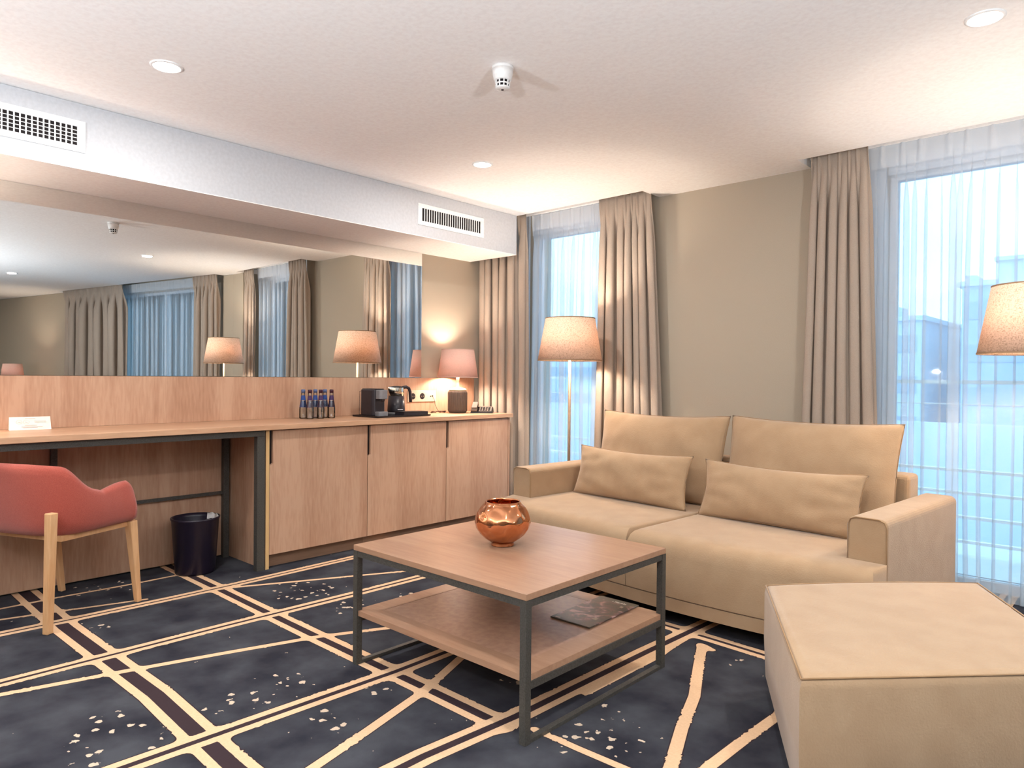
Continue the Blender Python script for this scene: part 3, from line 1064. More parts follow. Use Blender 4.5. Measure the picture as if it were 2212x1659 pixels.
def table_lamp(x, y, z, label, power=TABLELAMP_W):
    t_ = empty('table_lamp', (x, y, z))
    tag(t_, label, 'table lamp', 'table lamps with rose shades')
    obj('body', lathe([(0.060, 0.001), (0.067, 0.006), (0.072, 0.02), (0.073, 0.152), (0.070, 0.162), (0.062, 0.169)], 240, True, True,
                      lambda a, z_: 1 + (0.055 * (abs(sin(15 * a)) - 0.6) if 0.01 < z_ < 0.16 else 0)), M['lampbase'], t_, True)
    obj('collar', lathe([(0.066, 0.1695), (0.066, 0.176), (0.058, 0.184), (0.03, 0.190), (0.014, 0.194), (0.009, 0.205), (0.0085, 0.24), (0.012, 0.245), (0.012, 0.275)], 48), M['cream'], t_, True)
    lampshade(t_, 0.152, 0.122, 0.268, 0.478, M['shadepink'], M['shadepink'])
    bulb(t_, 0.35, power)
    return t_


table_lamp(-3.915, 3.642, 0.8, 'lit ribbed table lamp with rose shade on the worktop by the sockets')
table_lamp(-3.93, 0.30, 0.8, 'lit ribbed table lamp on the worktop outside the left edge of the photo')
nt_ = empty('bedside_table', (4.6, 2.72, 0))
tag(nt_, 'oak bedside table of the far room, below the lamp in the mirror', 'bedside table')
obj('body', boxes((-0.25, 0.25, -0.2, 0.2, 0.12, 0.72), bevel=0.003), M['wood'], nt_)
obj('drawer', boxes((-0.24, 0.24, -0.216, -0.201, 0.5, 0.7), bevel=0.002), M['woody'], nt_)
for sx_ in (-1, 1):
    for sy_ in (-1, 1):
        obj('leg', boxes((sx_ * 0.22 - 0.015, sx_ * 0.22 + 0.015, sy_ * 0.17 - 0.015, sy_ * 0.17 + 0.015, 0.0005, 0.119)), M['metal'], nt_)
table_lamp(4.6, 2.72, 0.721, 'lit rose table lamp seen at the left end of the mirror')

# ------------------------------------------------------------------ things on the worktop
ZW = 0.8005
# two-sided card
t = empty('tent_card', (-4.0, 0.925, ZW))
t.rotation_euler = (0, 0, R(-4))
tag(t, 'folded white card with printed lines standing on the worktop', 'card')
bm = bmesh.new()
vs = [bm.verts.new(p) for p in ((0.0, -0.085, 0), (0.0, 0.085, 0), (-0.018, 0.083, 0.062), (-0.018, -0.083, 0.062), (-0.036, -0.085, 0), (-0.036, 0.085, 0))]
bm.faces.new((vs[0], vs[1], vs[2], vs[3]))
bm.faces.new((vs[3], vs[2], vs[5], vs[4]))
o = obj('card_sheet', bm, M['paper'], t)
s = o.modifiers.new('paper_thickness', 'SOLIDIFY')
s.thickness = 0.0006
TILT = Matrix.Rotation(-math.atan2(0.018, 0.062), 4, 'Y')
bm = bmesh.new()
for (ya, yb, z_) in ((-0.02, 0.022, 0.056), (0.016, 0.064, 0.042), (0.018, 0.066, 0.037), (-0.022, 0.028, 0.022), (-0.036, 0.05, 0.015), (-0.03, 0.03, 0.011)):
    box(bm, 0.0010, 0.0014, ya, yb, z_ - 0.0007, z_ + 0.0007, TILT)
obj('printed_lines', bm, M['ink'], t)
for yc in (-0.044, -0.016):
    bm = bmesh.new()
    n_ = 32
    for k in range(n_):
        a, b_ = 2 * pi * k / n_, 2 * pi * (k + 1) / n_
        q = [bm.verts.new(TILT @ Vector((0.0013, yc + r_ * cos(w), 0.039 + r_ * 0.8 * sin(w)))) for r_, w in ((0.0125, a), (0.0125, b_), (0.0115, b_), (0.0115, a))]
        bm.faces.new(q)
    box(bm, 0.0011, 0.0013, yc - 0.005, yc + 0.001, 0.038, 0.0395, TILT)
    box(bm, 0.0011, 0.0013, yc, yc + 0.006, 0.0365, 0.038, TILT)
    obj('round_emblem', bm, M['ink'], t)


# bottles
def bottle(x, y, cap, lab, label):
    t_ = empty('water_bottle', (x, y, ZW))
    tag(t_, label, 'bottle', 'small water bottles on the worktop')
    obj('glass', lathe([(0.021, 0.0005), (0.0235, 0.006), (0.0235, 0.055), (0.0225, 0.075), (0.0155, 0.115), (0.0115, 0.15), (0.0115, 0.168)], 32), M['bottle'], t_, True)
    obj('label', lathe([(0.0228, 0.072), (0.0162, 0.111)], 32, False, False), lab, t_, True)
    obj('neck_label', lathe([(0.0157, 0.116), (0.0127, 0.146)], 32, False, False), lab, t_, True)
    obj('cap', lathe([(0.0128, 0.162), (0.0128, 0.182), (0.011, 0.184)], 24), cap, t_, True)
    return t_


# y from the photo's columns, two rows
for (x, y, c_, l_, nm) in ((-4.00, 2.389, 'capblue', 'labelblue', 'blue capped water bottle at the left end of the back row'),
                           (-3.93, 2.395, 'capdark', 'labelplum', 'dark capped water bottle at the left end of the front row'),
                           (-4.00, 2.476, 'capblue', 'labelblue', 'blue capped water bottle in the middle of the back row'),
                           (-3.93, 2.472, 'capdark', 'labelplum', 'dark capped water bottle in the middle of the front row'),
                           (-4.00, 2.547, 'capblue', 'labelblue', 'blue capped water bottle at the right end of the back row'),
                           (-3.93, 2.551, 'capdark', 'labelplum', 'dark capped water bottle at the right end of the front row')):
    bottle(x, y, M[c_], M[l_], nm)

# tray
t = empty('serving_tray', (-3.873, 2.995, ZW))
tag(t, 'flat black tray under the coffee machine and kettle', 'tray')
TX, TY = 0.137, 0.228
obj('tray_floor', boxes((-TX, TX, -TY, TY, 0.0003, 0.005), bevel=0.002, seg=1), M['black'], t)
obj('rim', boxes((-TX, TX, -TY, -TY + 0.006, 0.005, 0.011), (-TX, TX, TY - 0.006, TY, 0.005, 0.011),
                 (-TX, -TX + 0.006, -TY + 0.006, TY - 0.006, 0.005, 0.011), (TX - 0.006, TX, -TY + 0.006, TY - 0.006, 0.005, 0.011)), M['black'], t)
t = empty('tea_box', (-3.794, 3.10, ZW + 0.0055))
tag(t, 'low black box for tea lying on the right end of the tray', 'box')
obj('box_body', boxes((-0.05, 0.05, -0.105, 0.105, 0, 0.022), bevel=0.0025), M['plastic'], t)
obj('lid', boxes((-0.051, 0.051, -0.106, 0.106, 0.0222, 0.028), bevel=0.0015), M['black'], t)

# coffee machine
t = empty('coffee_machine', (-3.865, 2.85, ZW + 0.0055))
tag(t, 'black capsule coffee machine on the tray left of the kettle', 'coffee machine')
obj('body', prism([(-0.105, -0.045), (0.02, -0.05), (0.045, -0.04), (0.045, 0.04), (0.02, 0.05), (-0.105, 0.045)], 0.002, 0.178, 0.006, 2), M['plastic'], t, False)
obj('water_tank', boxes((-0.135, -0.108, -0.04, 0.04, 0.004, 0.165), bevel=0.006), M['glass'], t)
obj('head', prism([(0.046, -0.036), (0.085, -0.033), (0.098, -0.018), (0.098, 0.018), (0.085, 0.033), (0.046, 0.036)], 0.115, 0.176, 0.005, 2), M['plasticgrey'], t)
obj('spout', lathe([(0.012, 0.10), (0.014, 0.1145)], 20), M['black'], t, True, (0.078, 0, 0))
obj('drip_tray', prism([(0.046, -0.04), (0.085, -0.038), (0.108, -0.02), (0.108, 0.02), (0.085, 0.038), (0.046, 0.04)], 0.002, 0.032, 0.004, 2), M['plasticgrey'], t)
obj('lid', boxes((-0.10, 0.04, -0.038, 0.038, 0.1785, 0.183), bevel=0.002), M['black'], t)

# kettle
t = empty('electric_kettle', (-3.925, 3.07, ZW + 0.0055))
t.rotation_euler = (0, 0, R(78))
tag(t, 'black electric kettle with steel top on the tray', 'kettle')
obj('power_base', lathe([(0.068, 0.0), (0.068, 0.012), (0.06, 0.018)], 40), M['plasticgrey'], t, True)
obj('jug', lathe([(0.060, 0.019), (0.062, 0.03), (0.055, 0.13)], 48), M['plastic'], t, True)
bm = lathe([(0.0552, 0.131), (0.0535, 0.17), (0.052, 0.188)], 48, True, False)
for v_ in bm.verts:
    if v_.co.z > 0.14:
        k_ = max(0.0, -v_.co.x / 0.055 - 0.75) * 4
        v_.co.x -= 0.022 * k_
        v_.co.z += 0.004 * k_
obj('steel_collar', bm, M['chrome'], t, True)
obj('lid', lathe([(0.051, 0.1885), (0.049, 0.194), (0.02, 0.199), (0.003, 0.2)], 40), M['black'], t, True)
bm = bmesh.new()
tube(bm, [(0.045, 0, 0.187), (0.075, 0, 0.192), (0.096, 0, 0.182), (0.105, 0, 0.16), (0.109, 0, 0.12), (0.111, 0, 0.085)], 0.0115, 12)
obj('handle', bm, M['plastic'], t, True)
obj('logo_strip', boxes((-0.02, 0.02, -0.0625, -0.0605, 0.034, 0.039)), M['whiteplastic'], t)

# sockets
t = empty('socket_plate', (XW + 0.0022, 3.43, 0.925))
tag(t, 'three-gang taupe socket plate on the oak panel beside the kettle', 'socket')
obj('plate', boxes((0, 0.007, -0.137, 0.137, -0.042, 0.042), bevel=0.002), M['socket'], t)
for yc in (-0.09, 0.0):
    bm = lathe([(0.0235, 0.0), (0.0235, 0.0012)], 32)
    bmesh.ops.transform(bm, matrix=Matrix.Translation((0.007, yc, 0)) @ Matrix.Rotation(pi / 2, 4, 'Y'), verts=bm.verts)
    so = obj('socket_outlet', bm, M['black'], t)
    bm = bmesh.new()
    for dy in (-0.009, 0.009):
        box(bm, 0.0083, 0.0105, yc + dy - 0.002, yc + dy + 0.002, -0.002, 0.002)
    obj('pin_hole', bm, M['socket'], so)
obj('data_port', boxes((0.007, 0.009, 0.078, 0.088, -0.006, 0.003), (0.007, 0.009, 0.095, 0.106, -0.006, 0.006)), M['dark'], t)
bm = bmesh.new()
tube(bm, [(XW + 0.012, 3.535, 0.917), (XW + 0.03, 3.53, 0.90), (XW + 0.03, 3.54, 0.86), (XW + 0.04, 3.555, 0.82), (XW + 0.06, 3.56, 0.8035),
          (XW + 0.08, 3.60, 0.8035)], 0.0018, 8)
tag(obj('telephone_cable', bm, M['cable'], smooth=True), 'thin cable hanging from the socket plate to the worktop', 'cable')
bm = bmesh.new()
pts = []
for k in range(60):
    a = k / 59
    pts.append((-3.99 + 0.015 * sin(a * 17), 3.44 + 0.15 * a + 0.018 * sin(a * 26), 0.8045 + 0.008 * abs(sin(a * 11))))
tube(bm, pts, 0.0032, 8)
tag(obj('lamp_cable', bm, M['cable'], smooth=True), 'bunched brown lamp cable lying on the worktop left of the table lamp', 'cable')

# telephone
t = empty('telephone', (-3.80, 3.79, ZW))
t.rotation_euler = (0, 0, R(40))
tag(t, 'desk telephone with handset at the right end of the worktop', 'telephone')
bm = bmesh.new()
vs = [bm.verts.new(p) for p in ((-0.085, -0.06, 0.0005), (0.085, -0.06, 0.0005), (0.085, 0.06, 0.0005), (-0.085, 0.06, 0.0005),
                                (-0.08, -0.056, 0.012), (0.08, -0.056, 0.012), (0.08, 0.056, 0.045), (-0.08, 0.056, 0.045))]
for f in ((3, 2, 1, 0), (4, 5, 6, 7), (0, 1, 5, 4), (1, 2, 6, 5), (2, 3, 7, 6), (3, 0, 4, 7)):
    bm.faces.new([vs[i] for i in f])
bmesh.ops.bevel(bm, geom=list(bm.edges), offset=0.003, segments=2, affect='EDGES')
obj('base', bm, M['black'], t)
TL = Matrix.Translation((0, -0.056, 0.0125)) @ Matrix.Rotation(math.atan2(0.033, 0.112), 4, 'X')
obj('faceplate', boxes((-0.022, 0.076, 0.004, 0.112, 0.0, 0.003), bevel=0.001, seg=1, mtx=TL), M['phonegrey'], t)
for i in range(4):
    for j in range(4):
        obj('key', boxes((-0.012 + i * 0.02, 0.001 + i * 0.02, 0.014 + j * 0.022, 0.025 + j * 0.022, 0.0032, 0.0055), mtx=TL), M['black'], t)
bm = boxes((-0.075, -0.032, -0.005, 0.125, 0.022, 0.036), (-0.075, -0.032, -0.008, 0.03, 0.003, 0.022), (-0.075, -0.032, 0.09, 0.128, 0.003, 0.022), bevel=0.004, mtx=TL)
obj('handset', bm, M['phonegrey'], t, True)

# ------------------------------------------------------------------ desk chair
t = empty('armchair', (-3.672, 0.957, 0), R(24.2))
tag(t, 'coral upholstered armchair on wooden legs pushed to the desk', 'chair')


def shell():
    """wrap-round back: s runs from the left arm tip round the back to the right arm tip"""
    bm_ = bmesh.new()
    n_, mrows = 72, 14
    hw, yb_, yf = 0.285, -0.245, 0.165
    plan = []
    for i in range(n_ + 1):
        s_ = i / n_
        a = pi * (s_ * 1.0)          # 0..pi around the back
        # superellipse back half joined to straight arms
        if s_ < 0.2:
            q = s_ / 0.2
            plan.append((-hw + 0.012 * (1 - q), yf + (-0.04 - yf) * q, s_))
        elif s_ > 0.8:
            q = (s_ - 0.8) / 0.2
            plan.append((hw - 0.012 * q, -0.04 + (yf + 0.04) * q, s_))
        else:
            w = pi * (s_ - 0.2) / 0.6
            e_ = 0.62
            cx_ = -cos(w)
            sy_ = sin(w)
            plan.append((hw * (1 if cx_ > 0 else -1) * abs(cx_) ** e_, -0.04 + (yb_ + 0.04) * abs(sy_) ** e_, s_))

    def top(s_):
        c_ = abs(s_ - 0.5) * 2      # 0 back, 1 tip
        if c_ < 0.34:
            z_ = 0.70 - 0.012 * (c_ / 0.34) ** 2
        elif c_ < 0.66:
            q = (c_ - 0.34) / 0.32
            q = q * q * (3 - 2 * q)
            z_ = 0.688 - 0.128 * q
        else:
            q = (c_ - 0.66) / 0.34
            z_ = 0.566 + 0.022 * sin(pi * min(1, q * 1.15) * 0.5)
            if q > 0.72:
                z_ -= 0.085 * ((q - 0.72) / 0.28) ** 2.4
        return z_

    inner = []
    for k, (x_, y_, s_) in enumerate(plan):
        x0, y0, _ = plan[max(0, k - 1)]
        x1, y1, _ = plan[min(n_, k + 1)]
        d_ = Vector((x1 - x0, y1 - y0, 0)).normalized()
        nrm = Vector((-d_.y, d_.x, 0))
        inner.append(nrm)
    loops = []
    zb = 0.395
    for k, (x_, y_, s_) in enumerate(plan):
        zt = top(s_)
        nrm = inner[k]
        c_ = abs(s_ - 0.5) * 2
        th = 0.045
        sec = []
        for j in range(mrows + 1):     # outer face upwards
            q = j / mrows
            z_ = zb + (zt - zb) * q
            lean = 0.045 * (q ** 1.3) * max(0, 1 - c_ * 1.2)
            bulge = 0.012 * sin(pi * min(1, q * 1.0))
            ins = (1 - min(1, q / 0.12)) * 0.018 + (max(0, q - 0.93) / 0.07) ** 2 * 0.014
            sec.append(Vector((x_, y_, z_)) - nrm * (lean + bulge - ins))
        for j in range(mrows, -1, -1):
            q = j / mrows
            z_ = zb + (zt - 0.004 - zb) * q
            lean = 0.045 * (q ** 1.3) * max(0, 1 - c_ * 1.2)
            ins = (max(0, q - 0.93) / 0.07) ** 2 * 0.012
            sec.append(Vector((x_, y_, z_)) + nrm * (th - lean - ins))
        loops.append([bm_.verts.new(p) for p in sec])
    L_ = len(loops[0])
    for a_, b_ in zip(loops[:-1], loops[1:]):
        for k in range(L_):
            bm_.faces.new((a_[k], a_[(k + 1) % L_], b_[(k + 1) % L_], b_[k]))
    bm_.faces.new(loops[0][::-1])
    bm_.faces.new(loops[-1])
    return bm_


obj('backrest', shell(), M['coral'], t, True)
obj('seat', prism([(-0.235, -0.19), (-0.1, -0.205), (0.1, -0.205), (0.235, -0.19), (0.238, 0.2), (0.2, 0.235), (-0.2, 0.235), (-0.238, 0.2)], 0.396, 0.455, 0.018, 3), M['coral'], t, True)
obj('seat_rail', boxes((-0.22, 0.22, -0.185, -0.16, 0.37, 0.3945), (-0.22, 0.22, 0.165, 0.19, 0.37, 0.3945), (-0.245, -0.22, -0.185, 0.19, 0.37, 0.3945), (0.22, 0.245, -0.185, 0.19, 0.37, 0.3945)), M['beech'], t)
for (p0, p1, s0, s1) in (((0.235, -0.235, 0.0005), (0.268, -0.247, 0.503), (0.028, 0.028), (0.036, 0.034)),
                         ((-0.235, -0.235, 0.0005), (-0.268, -0.247, 0.503), (0.028, 0.028), (0.036, 0.034)),
                         ((0.240, 0.213, 0.0005), (0.246, 0.165, 0.393), (0.024, 0.024), (0.04, 0.04)),
                         ((-0.240, 0.213, 0.0005), (-0.246, 0.165, 0.393), (0.024, 0.024), (0.04, 0.04))):
    bm = bmesh.new()
    tapered(bm, p0, p1, s0, s1)
    bmesh.ops.bevel(bm, geom=list(bm.edges), offset=0.002, segments=1, affect='EDGES')
    obj('leg', bm, M['beech'], t)

# ------------------------------------------------------------------ coffee table
t = empty('coffee_table', (-1.35, 1.535, 0))
tag(t, 'square oak coffee table with dark metal frame and lower shelf', 'coffee table')
TA, TB, TZ = 0.862, 0.785, 0.446
sq = 0.024
obj('table_top', boxes((-TA, 0, 0, TB, TZ - 0.020, TZ), bevel=0.001, seg=1), M['woodx'], t)
for (x, y) in ((-sq, 0), (-TA, 0), (-sq, TB - sq), (-TA, TB - sq)):
    obj('leg', boxes((x, x + sq, y, y + sq, 0.0005, TZ - 0.0205)), M['metal'], t)
obj('top_frame', boxes((-TA + sq, -sq, 0.002, sq - 0.002, TZ - 0.042, TZ - 0.0205), (-TA + sq, -sq, TB - sq + 0.002, TB - 0.002, TZ - 0.042, TZ - 0.0205),
                       (-TA + 0.002, -TA + sq - 0.002, sq, TB - sq, TZ - 0.042, TZ - 0.0205), (-sq + 0.002, -0.002, sq, TB - sq, TZ - 0.042, TZ - 0.0205)), M['metal'], t)
for x in (-TA + 0.002, -sq + 0.002):
    obj('shelf_rail', boxes((x, x + sq - 0.004, sq, TB - sq, 0.160, 0.1825)), M['metal'], t)
    obj('floor_rail', boxes((x, x + sq - 0.004, sq, TB - sq, 0.0005, 0.012)), M['metal'], t)
zs0, zs1 = 0.1830, 0.2025
e0 = 0.006
sh = obj('shelf', boxes((-TA + e0, -e0, e0, 0.085, zs0, zs1), (-TA + e0, -e0, TB - 0.085, TB - e0, zs0, zs1),
                        (-TA + e0, -TA + 0.085, 0.085, TB - 0.085, zs0, zs1), (-0.085, -e0, 0.085, TB - 0.085, zs0, zs1)), M['woodx'], t)
obj('shelf_inlay', boxes((-TA + 0.085, -0.085, 0.085, TB - 0.085, zs0 + 0.002, zs1 - 0.0006)), noise_mat('taupe_inlay', srgb(166, 128, 106), srgb(182, 144, 120), 40, rough=0.3), sh)

# vase
def wob(a, z_):
    return 1 + 0.012 * sin(9 * a + 40 * z_) * sin(50 * z_ + 3 * a)


t = empty('copper_vase', (-1.815, 1.925, TZ + 0.0006))
tag(t, 'round hammered copper vase standing on the coffee table', 'vase')
prof = [(0.043, 0.0), (0.044, 0.003), (0.041, 0.010), (0.048, 0.015), (0.066, 0.027), (0.086, 0.045), (0.100, 0.066), (0.106, 0.086), (0.105, 0.102),
        (0.098, 0.122), (0.085, 0.142), (0.073, 0.153), (0.070, 0.156), (0.066, 0.165), (0.062, 0.165), (0.066, 0.155), (0.080, 0.142), (0.094, 0.12),
        (0.101, 0.09), (0.094, 0.06), (0.06, 0.026), (0.02, 0.014)]
obj('bowl', lathe(prof, 64, True, True, wob), M['copper'], t, True)

# magazine on the shelf
t = empty('magazine', (-1.545, 2.15, TZ - 0.2433))
t.rotation_euler = (0, 0, R(1.5))
t.location.z = zs1 + 0.0005
tag(t, 'dark magazine with a mottled rose cover lying on the shelf', 'magazine')
obj('cover', boxes((-0.087, 0.087, -0.165, 0.165, 0.0, 0.005), bevel=0.0015, seg=1), M['magazine'], t)
rnd = random.Random(4)
bm = bmesh.new()
y_ = 0.0
x_ = -0.012
for k in range(9):
    w_ = rnd.uniform(0.005, 0.009)
    h_ = rnd.choice((0.010, 0.014, 0.010))
    if k == 1:
        x_ += 0.006
    box(bm, x_, x_ + 0.0016, 0.128, 0.128 + h_, 0.0051, 0.0056)
    box(bm, x_, x_ + w_ * 0.7, 0.132, 0.1335, 0.0051, 0.0056)
    x_ += w_ * 0.95
obj('cover_lettering', bm, M['paper'], t)
obj('cover_badge', boxes((0.044, 0.060, -0.088, -0.068, 0.0051, 0.0056), (0.045, 0.058, 0.088, 0.104, 0.0051, 0.0056), (-0.07, -0.05, -0.158, -0.15, 0.0051, 0.0056)), M['socket'], t)

# ------------------------------------------------------------------ sofa
SR = R(-4.4)
t = empty('sofa', (-1.785, 2.995, 0), SR)
tag(t, 'two-seat beige velvet sofa with low square arms by the window', 'sofa')


def front(x, ins=0.0):
    return -(0.13 + 0.125 * (1 - (x / 1.05) ** 2)) + ins


def seat_outline(x0, x1, ins, back, arm=None):
    """counter-clockwise plan outline of one seat half"""
    pts_ = []
    n_ = 14
    for k in range(n_ + 1):
        x_ = x0 + (x1 - x0) * k / n_
        pts_.append((x_, front(x_, ins)))
    if arm == 'R':
        pts_ += [(x1, -0.004), (0.885, -0.004), (0.885, back), (x0, back)]
    else:
        pts_ += [(x1, back), (-0.885, back), (-0.885, -0.004), (x0, -0.004)]
    return pts_


for (x0, x1, arm) in ((-1.035, -0.002, 'L'), (0.002, 1.035, 'R')):
    pts_ = seat_outline(x0, x1, 0.0, 0.66, arm)
    bm = bmesh.new()
    n_ = len(pts_)
    # rounded upholstered block: stacked inset outlines
    cx_ = sum(p[0] for p in pts_) / n_
    layers = [(0.118, 0.008), (0.124, 0.0), (0.30, 0.0), (0.335, 0.006), (0.358, 0.020), (0.372, 0.042), (0.379, 0.072), (0.381, 0.11)]
    rings = []
    for (z_, ins) in layers:
        ring = []
        for k in range(n_):
            p_, c__, q_ = Vector(pts_[k - 1]), Vector(pts_[k]), Vector(pts_[(k + 1) % n_])
            d1 = (c__ - p_).normalized()
            d2 = (q_ - c__).normalized()
            n1, n2 = Vector((-d1.y, d1.x)), Vector((-d2.y, d2.x))
            nn = (n1 + n2)
            nn = nn / max(0.35, (1 + n1.dot(n2)))
            side = 0.3 if (k > 0.85 * 15 or k == 0) else 1.0
            w_ = ins if pts_[k][1] < -0.01 else 0.0
            v2 = Vector(pts_[k]) + Vector((nn.x * w_ * 0.35, nn.y * w_))
            ring.append(bm.verts.new((v2.x, v2.y, z_)))
        rings.append(ring)
    for a_, b_ in zip(rings[:-1], rings[1:]):
        for k in range(n_):
            bm.faces.new((a_[k], a_[(k + 1) % n_], b_[(k + 1) % n_], b_[k]))
    bm.faces.new(rings[0][::-1])
    bm.faces.new(rings[-1])
    obj('seat_cushion', bm, M['velvet'], t, False)
    for p in t.children[-1].data.polygons:
        p.use_smooth = True
    es = t.children[-1].modifiers.new('edge', 'EDGE_SPLIT')
    es.split_angle = R(50)
# plinth skirt
pts_ = [(-1.03 + 2.06 * k / 24, front(-1.03 + 2.06 * k / 24, 0.004)) for k in range(25)]
obj('base', prism(pts_ + [(1.03, -0.006), (0.87, -0.006), (0.87, 0.84), (-0.87, 0.84), (-0.87, -0.006), (-1.03, -0.006)], 0.062, 0.117, 0.006, 2), M['velvet'], t)
for sx_ in (-1, 1):
    xa, xb = (0.888, 1.035) if sx_ > 0 else (-1.035, -0.888)
    bm = bmesh.new()
    box(bm, xa, xb, 0.0, 0.86, 0.062, 0.548)
    es = [e_ for e_ in bm.edges if abs(e_.verts[0].co.y - e_.verts[1].co.y) > 0.5 and e_.verts[0].co.z > 0.5]
    bmesh.ops.bevel(bm, geom=es, offset=0.028, segments=5, affect='EDGES', profile=0.5)
    es = [e_ for e_ in bm.edges if all(abs(v_.co.y - 0.86) < 1e-5 for v_ in e_.verts) or all(abs(v_.co.y) < 1e-5 for v_ in e_.verts)]
    bmesh.ops.bevel(bm, geom=es, offset=0.009, segments=3, affect='EDGES', profile=0.5)
    ar = obj('armrest', bm, M['velvet'], t)
    bm = bmesh.new()
    q0 = [(xa + 0.002, -0.002, 0.13), (xa + 0.002, -0.002, 0.515), (xa + 0.010, -0.002, 0.537), (xa + 0.03, -0.002, 0.546), (xb - 0.03, -0.002, 0.546),
          (xb - 0.010, -0.002, 0.537), (xb - 0.002, -0.002, 0.515), (xb - 0.002, -0.002, 0.13)]
    tube(bm, q0, 0.0028, 6)
    obj('piping', bm, M['velvet2'], ar, True)
obj('back_frame', boxes((-0.884, 0.884, 0.70, 0.84, 0.119, 0.64), bevel=0.02, seg=3), M['velvet'], t)
for sx_ in (-1, 1):
    for yy in (0.03, 0.78):
        obj('foot', boxes((sx_ * 0.95 - 0.02, sx_ * 0.95 + 0.02, yy, yy + 0.04, 0.0005, 0.0615)), M['black'], t)


def pillow(w, h, th, seed=0, sag=0.0, corner=0.06):
    """w along x, h along z, thickness along y; bottom at z = 0"""
    bm_ = bmesh.new()
    nu, nv = 40, 24
    rnd_ = random.Random(seed)
    ph_ = [rnd_.uniform(0, 6.28) for _ in range(8)]
    grid = {}
    for side in (1, -1):
        for i in range(nu + 1):
            for j in range(nv + 1):
                u, v_ = -1 + 2 * i / nu, -1 + 2 * j / nv
                u = math.copysign(1 - (1 - abs(u)) ** 1.35, u)
                v_ = math.copysign(1 - (1 - abs(v_)) ** 1.35, v_)
                edge = abs(u) > 0.9999 or abs(v_) > 0.9999
                if side == -1 and edge:
                    grid[(side, i, j)] = grid[(1, i, j)]
                    continue
                x_ = w / 2 * u * (1 - corner * 0.6 * (1 - v_ * v_))
                z_ = h / 2 * v_ * (1 - corner * (1 - u * u) * (1 + (0.6 * sag if v_ > 0 else -0.7)))
                tt = ((1 - abs(u) ** 3.2) ** 0.62) * ((1 - abs(v_) ** 2.6) ** 0.55)
                wr = 0.0035 * sin(9 * u + 5 * v_ + ph_[0]) + 0.003 * sin(17 * u * v_ + ph_[1]) + 0.0025 * sin(23 * u - 8 * v_ + ph_[2]) * (abs(u) ** 2)
                y_ = side * (th / 2 * tt + wr * tt)
                grid[(side, i, j)] = bm_.verts.new((x_, y_, z_ + h / 2))
    for side in (1, -1):
        for i in range(nu):
            for j in range(nv):
                q_ = [grid[(side, i, j)], grid[(side, i + 1, j)], grid[(side, i + 1, j + 1)], grid[(side, i, j + 1)]]
                if len(set(q_)) == 4:
                    bm_.faces.new(q_ if side == -1 else q_[::-1])
    return bm_


def place_pillow(name, w, h, th, x, y, z, tilt, yaw, label, cat, group, seed, sag, corner, roll=0.0):
    o_ = obj(name, pillow(w, h, th, seed, sag, corner), M['velvet'], smooth=True)
    o_.matrix_world = Matrix.Translation((-1.785, 2.995, 0)) @ Matrix.Rotation(SR, 4, 'Z') @ Matrix.Translation((x, y, z)) @ \
        Matrix.Rotation(yaw, 4, 'Z') @ Matrix.Rotation(-tilt, 4, 'X') @ Matrix.Rotation(roll, 4, 'Y')
    tag(o_, label, cat, group)
    co_ = []
    nn_ = 14
    for (ua, va, ub, vb) in ((-1, -1, 1, -1), (1, -1, 1, 1), (1, 1, -1, 1), (-1, 1, -1, -1)):
        for k in range(nn_):
            u, v_ = ua + (ub - ua) * k / nn_, va + (vb - va) * k / nn_
            co_.append((w / 2 * u * (1 - corner * 0.6 * (1 - v_ * v_)), 0,
                        h / 2 * v_ * (1 - corner * (1 - u * u) * (1 + (0.6 * sag if v_ > 0 else -0.7))) + h / 2))
    sb = bmesh.new()
    tube(sb, co_ + [co_[0]], 0.0028, 6)
    obj('seam', sb, M['velvet2'], o_, True)
    return o_


G3, G4 = 'large back cushions of the sofa', 'long bolster cushions on the sofa seat'
place_pillow('back_cushion', 0.87, 0.50, 0.20, -0.43, 0.54, 0.384, R(12), R(1), 'large beige back cushion on the left half of the sofa', 'cushion', G3, 1, 0.3, 0.075)
place_pillow('back_cushion', 0.868, 0.505, 0.20, 0.448, 0.54, 0.384, R(12), R(-1), 'large beige back cushion on the right half of the sofa', 'cushion', G3, 2, 0.3, 0.065)
place_pillow('bolster_cushion', 0.80, 0.29, 0.13, -0.465, 0.335, 0.384, R(14), R(-1), 'long narrow beige cushion leaning on the left sofa half', 'cushion', G4, 3, 0.5, 0.10)
place_pillow('bolster_cushion', 0.80, 0.285, 0.13, 0.42, 0.32, 0.384, R(14), R(1), 'long narrow beige cushion leaning on the right sofa half', 'cushion', G4, 4, 0.5, 0.10)

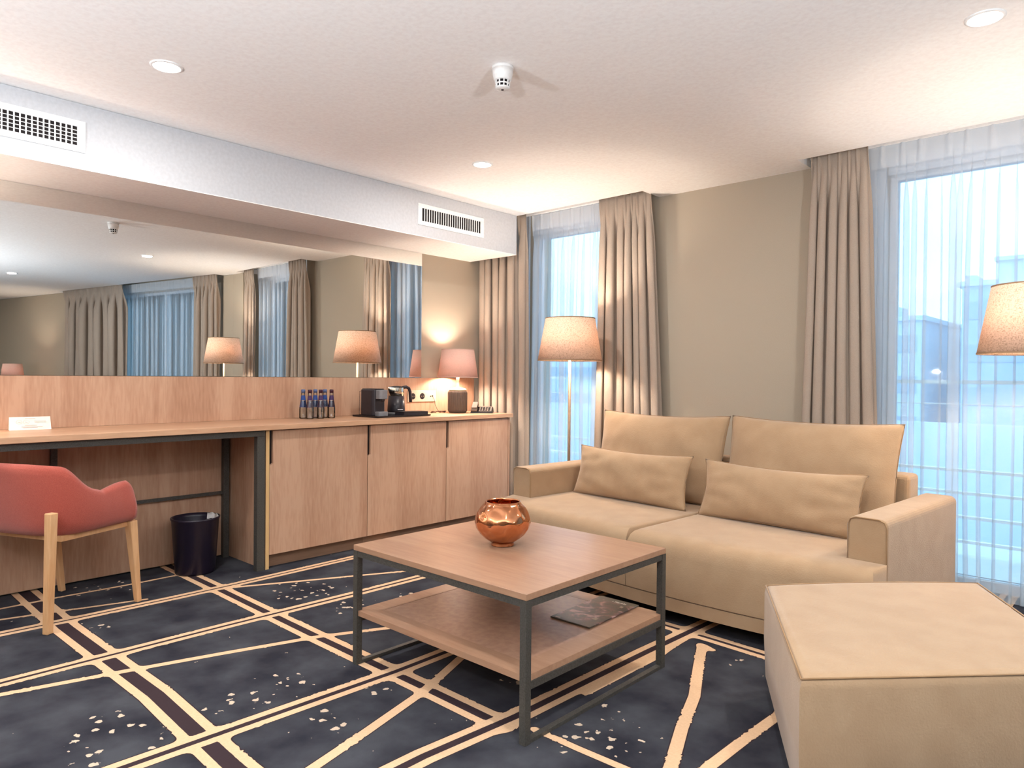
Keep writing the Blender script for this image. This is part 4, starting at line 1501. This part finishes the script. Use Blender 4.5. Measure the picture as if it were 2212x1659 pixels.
# ------------------------------------------------------------------ ottoman
t = empty('ottoman', (-0.613, 1.667, 0))
tag(t, 'large beige velvet ottoman in the right foreground', 'ottoman')
Nn, Ll, Bb = Vector((0, 0)), Vector((-0.373, 0.682)), Vector((0.154, 1.239))
Rr = Nn + (Bb - Ll)
pl = []
for k in range(9):
    q = k / 8
    p = Bb.lerp(Ll, q)
    d_ = (Ll - Bb).normalized()
    pl.append(p + Vector((d_.y, -d_.x)) * 0.025 * 4 * q * (1 - q))
outline = [Nn, Rr] + pl
cen = sum(outline, Vector((0, 0))) / len(outline)
bm = bmesh.new()
rings = []
n_ = len(outline)
for (z_, ins) in ((0.062, 0.012), (0.068, 0.006), (0.2, 0.0), (0.352, 0.0), (0.368, 0.004), (0.378, 0.014), (0.382, 0.035)):
    ring = []
    for k in range(n_):
        p_, c__, q_ = outline[k - 1], outline[k], outline[(k + 1) % n_]
        d1, d2 = (c__ - p_).normalized(), (q_ - c__).normalized()
        n1, n2 = Vector((-d1.y, d1.x)), Vector((-d2.y, d2.x))
        nn = (n1 + n2) / max(0.4, 1 + n1.dot(n2))
        ring.append(bm.verts.new((c__.x + nn.x * ins, c__.y + nn.y * ins, z_)))
    rings.append(ring)
rings.append([bm.verts.new((v_.co.x + (cen.x - v_.co.x) * 0.25, v_.co.y + (cen.y - v_.co.y) * 0.25, 0.385)) for v_ in rings[-1]])
for a_, b_ in zip(rings[:-1], rings[1:]):
    for k in range(n_):
        bm.faces.new((a_[k], a_[(k + 1) % n_], b_[(k + 1) % n_], b_[k]))
bm.faces.new(rings[0][::-1])
bm.faces.new(rings[-1])
vert_e = [e_ for e_ in bm.edges if abs(e_.verts[0].co.x - e_.verts[1].co.x) < 0.02 and abs(e_.verts[0].co.z - e_.verts[1].co.z) > 0.1]
body = obj('upholstery', bm, M['velvet'], t, True)
es = body.modifiers.new('edge', 'EDGE_SPLIT')
es.split_angle = R(48)
bm = bmesh.new()
ring = [(p.x + (cen.x - p.x) * 0.012, p.y + (cen.y - p.y) * 0.012, 0.3755) for p in outline]
tube(bm, ring + [ring[0]], 0.0026, 6)
obj('piping', bm, M['velvet2'], t, True)
for p in (Nn, Rr, Bb, Ll):
    q = p.lerp(cen, 0.14)
    obj('foot', boxes((q.x - 0.02, q.x + 0.02, q.y - 0.02, q.y + 0.02, 0.0005, 0.0615)), M['black'], t)
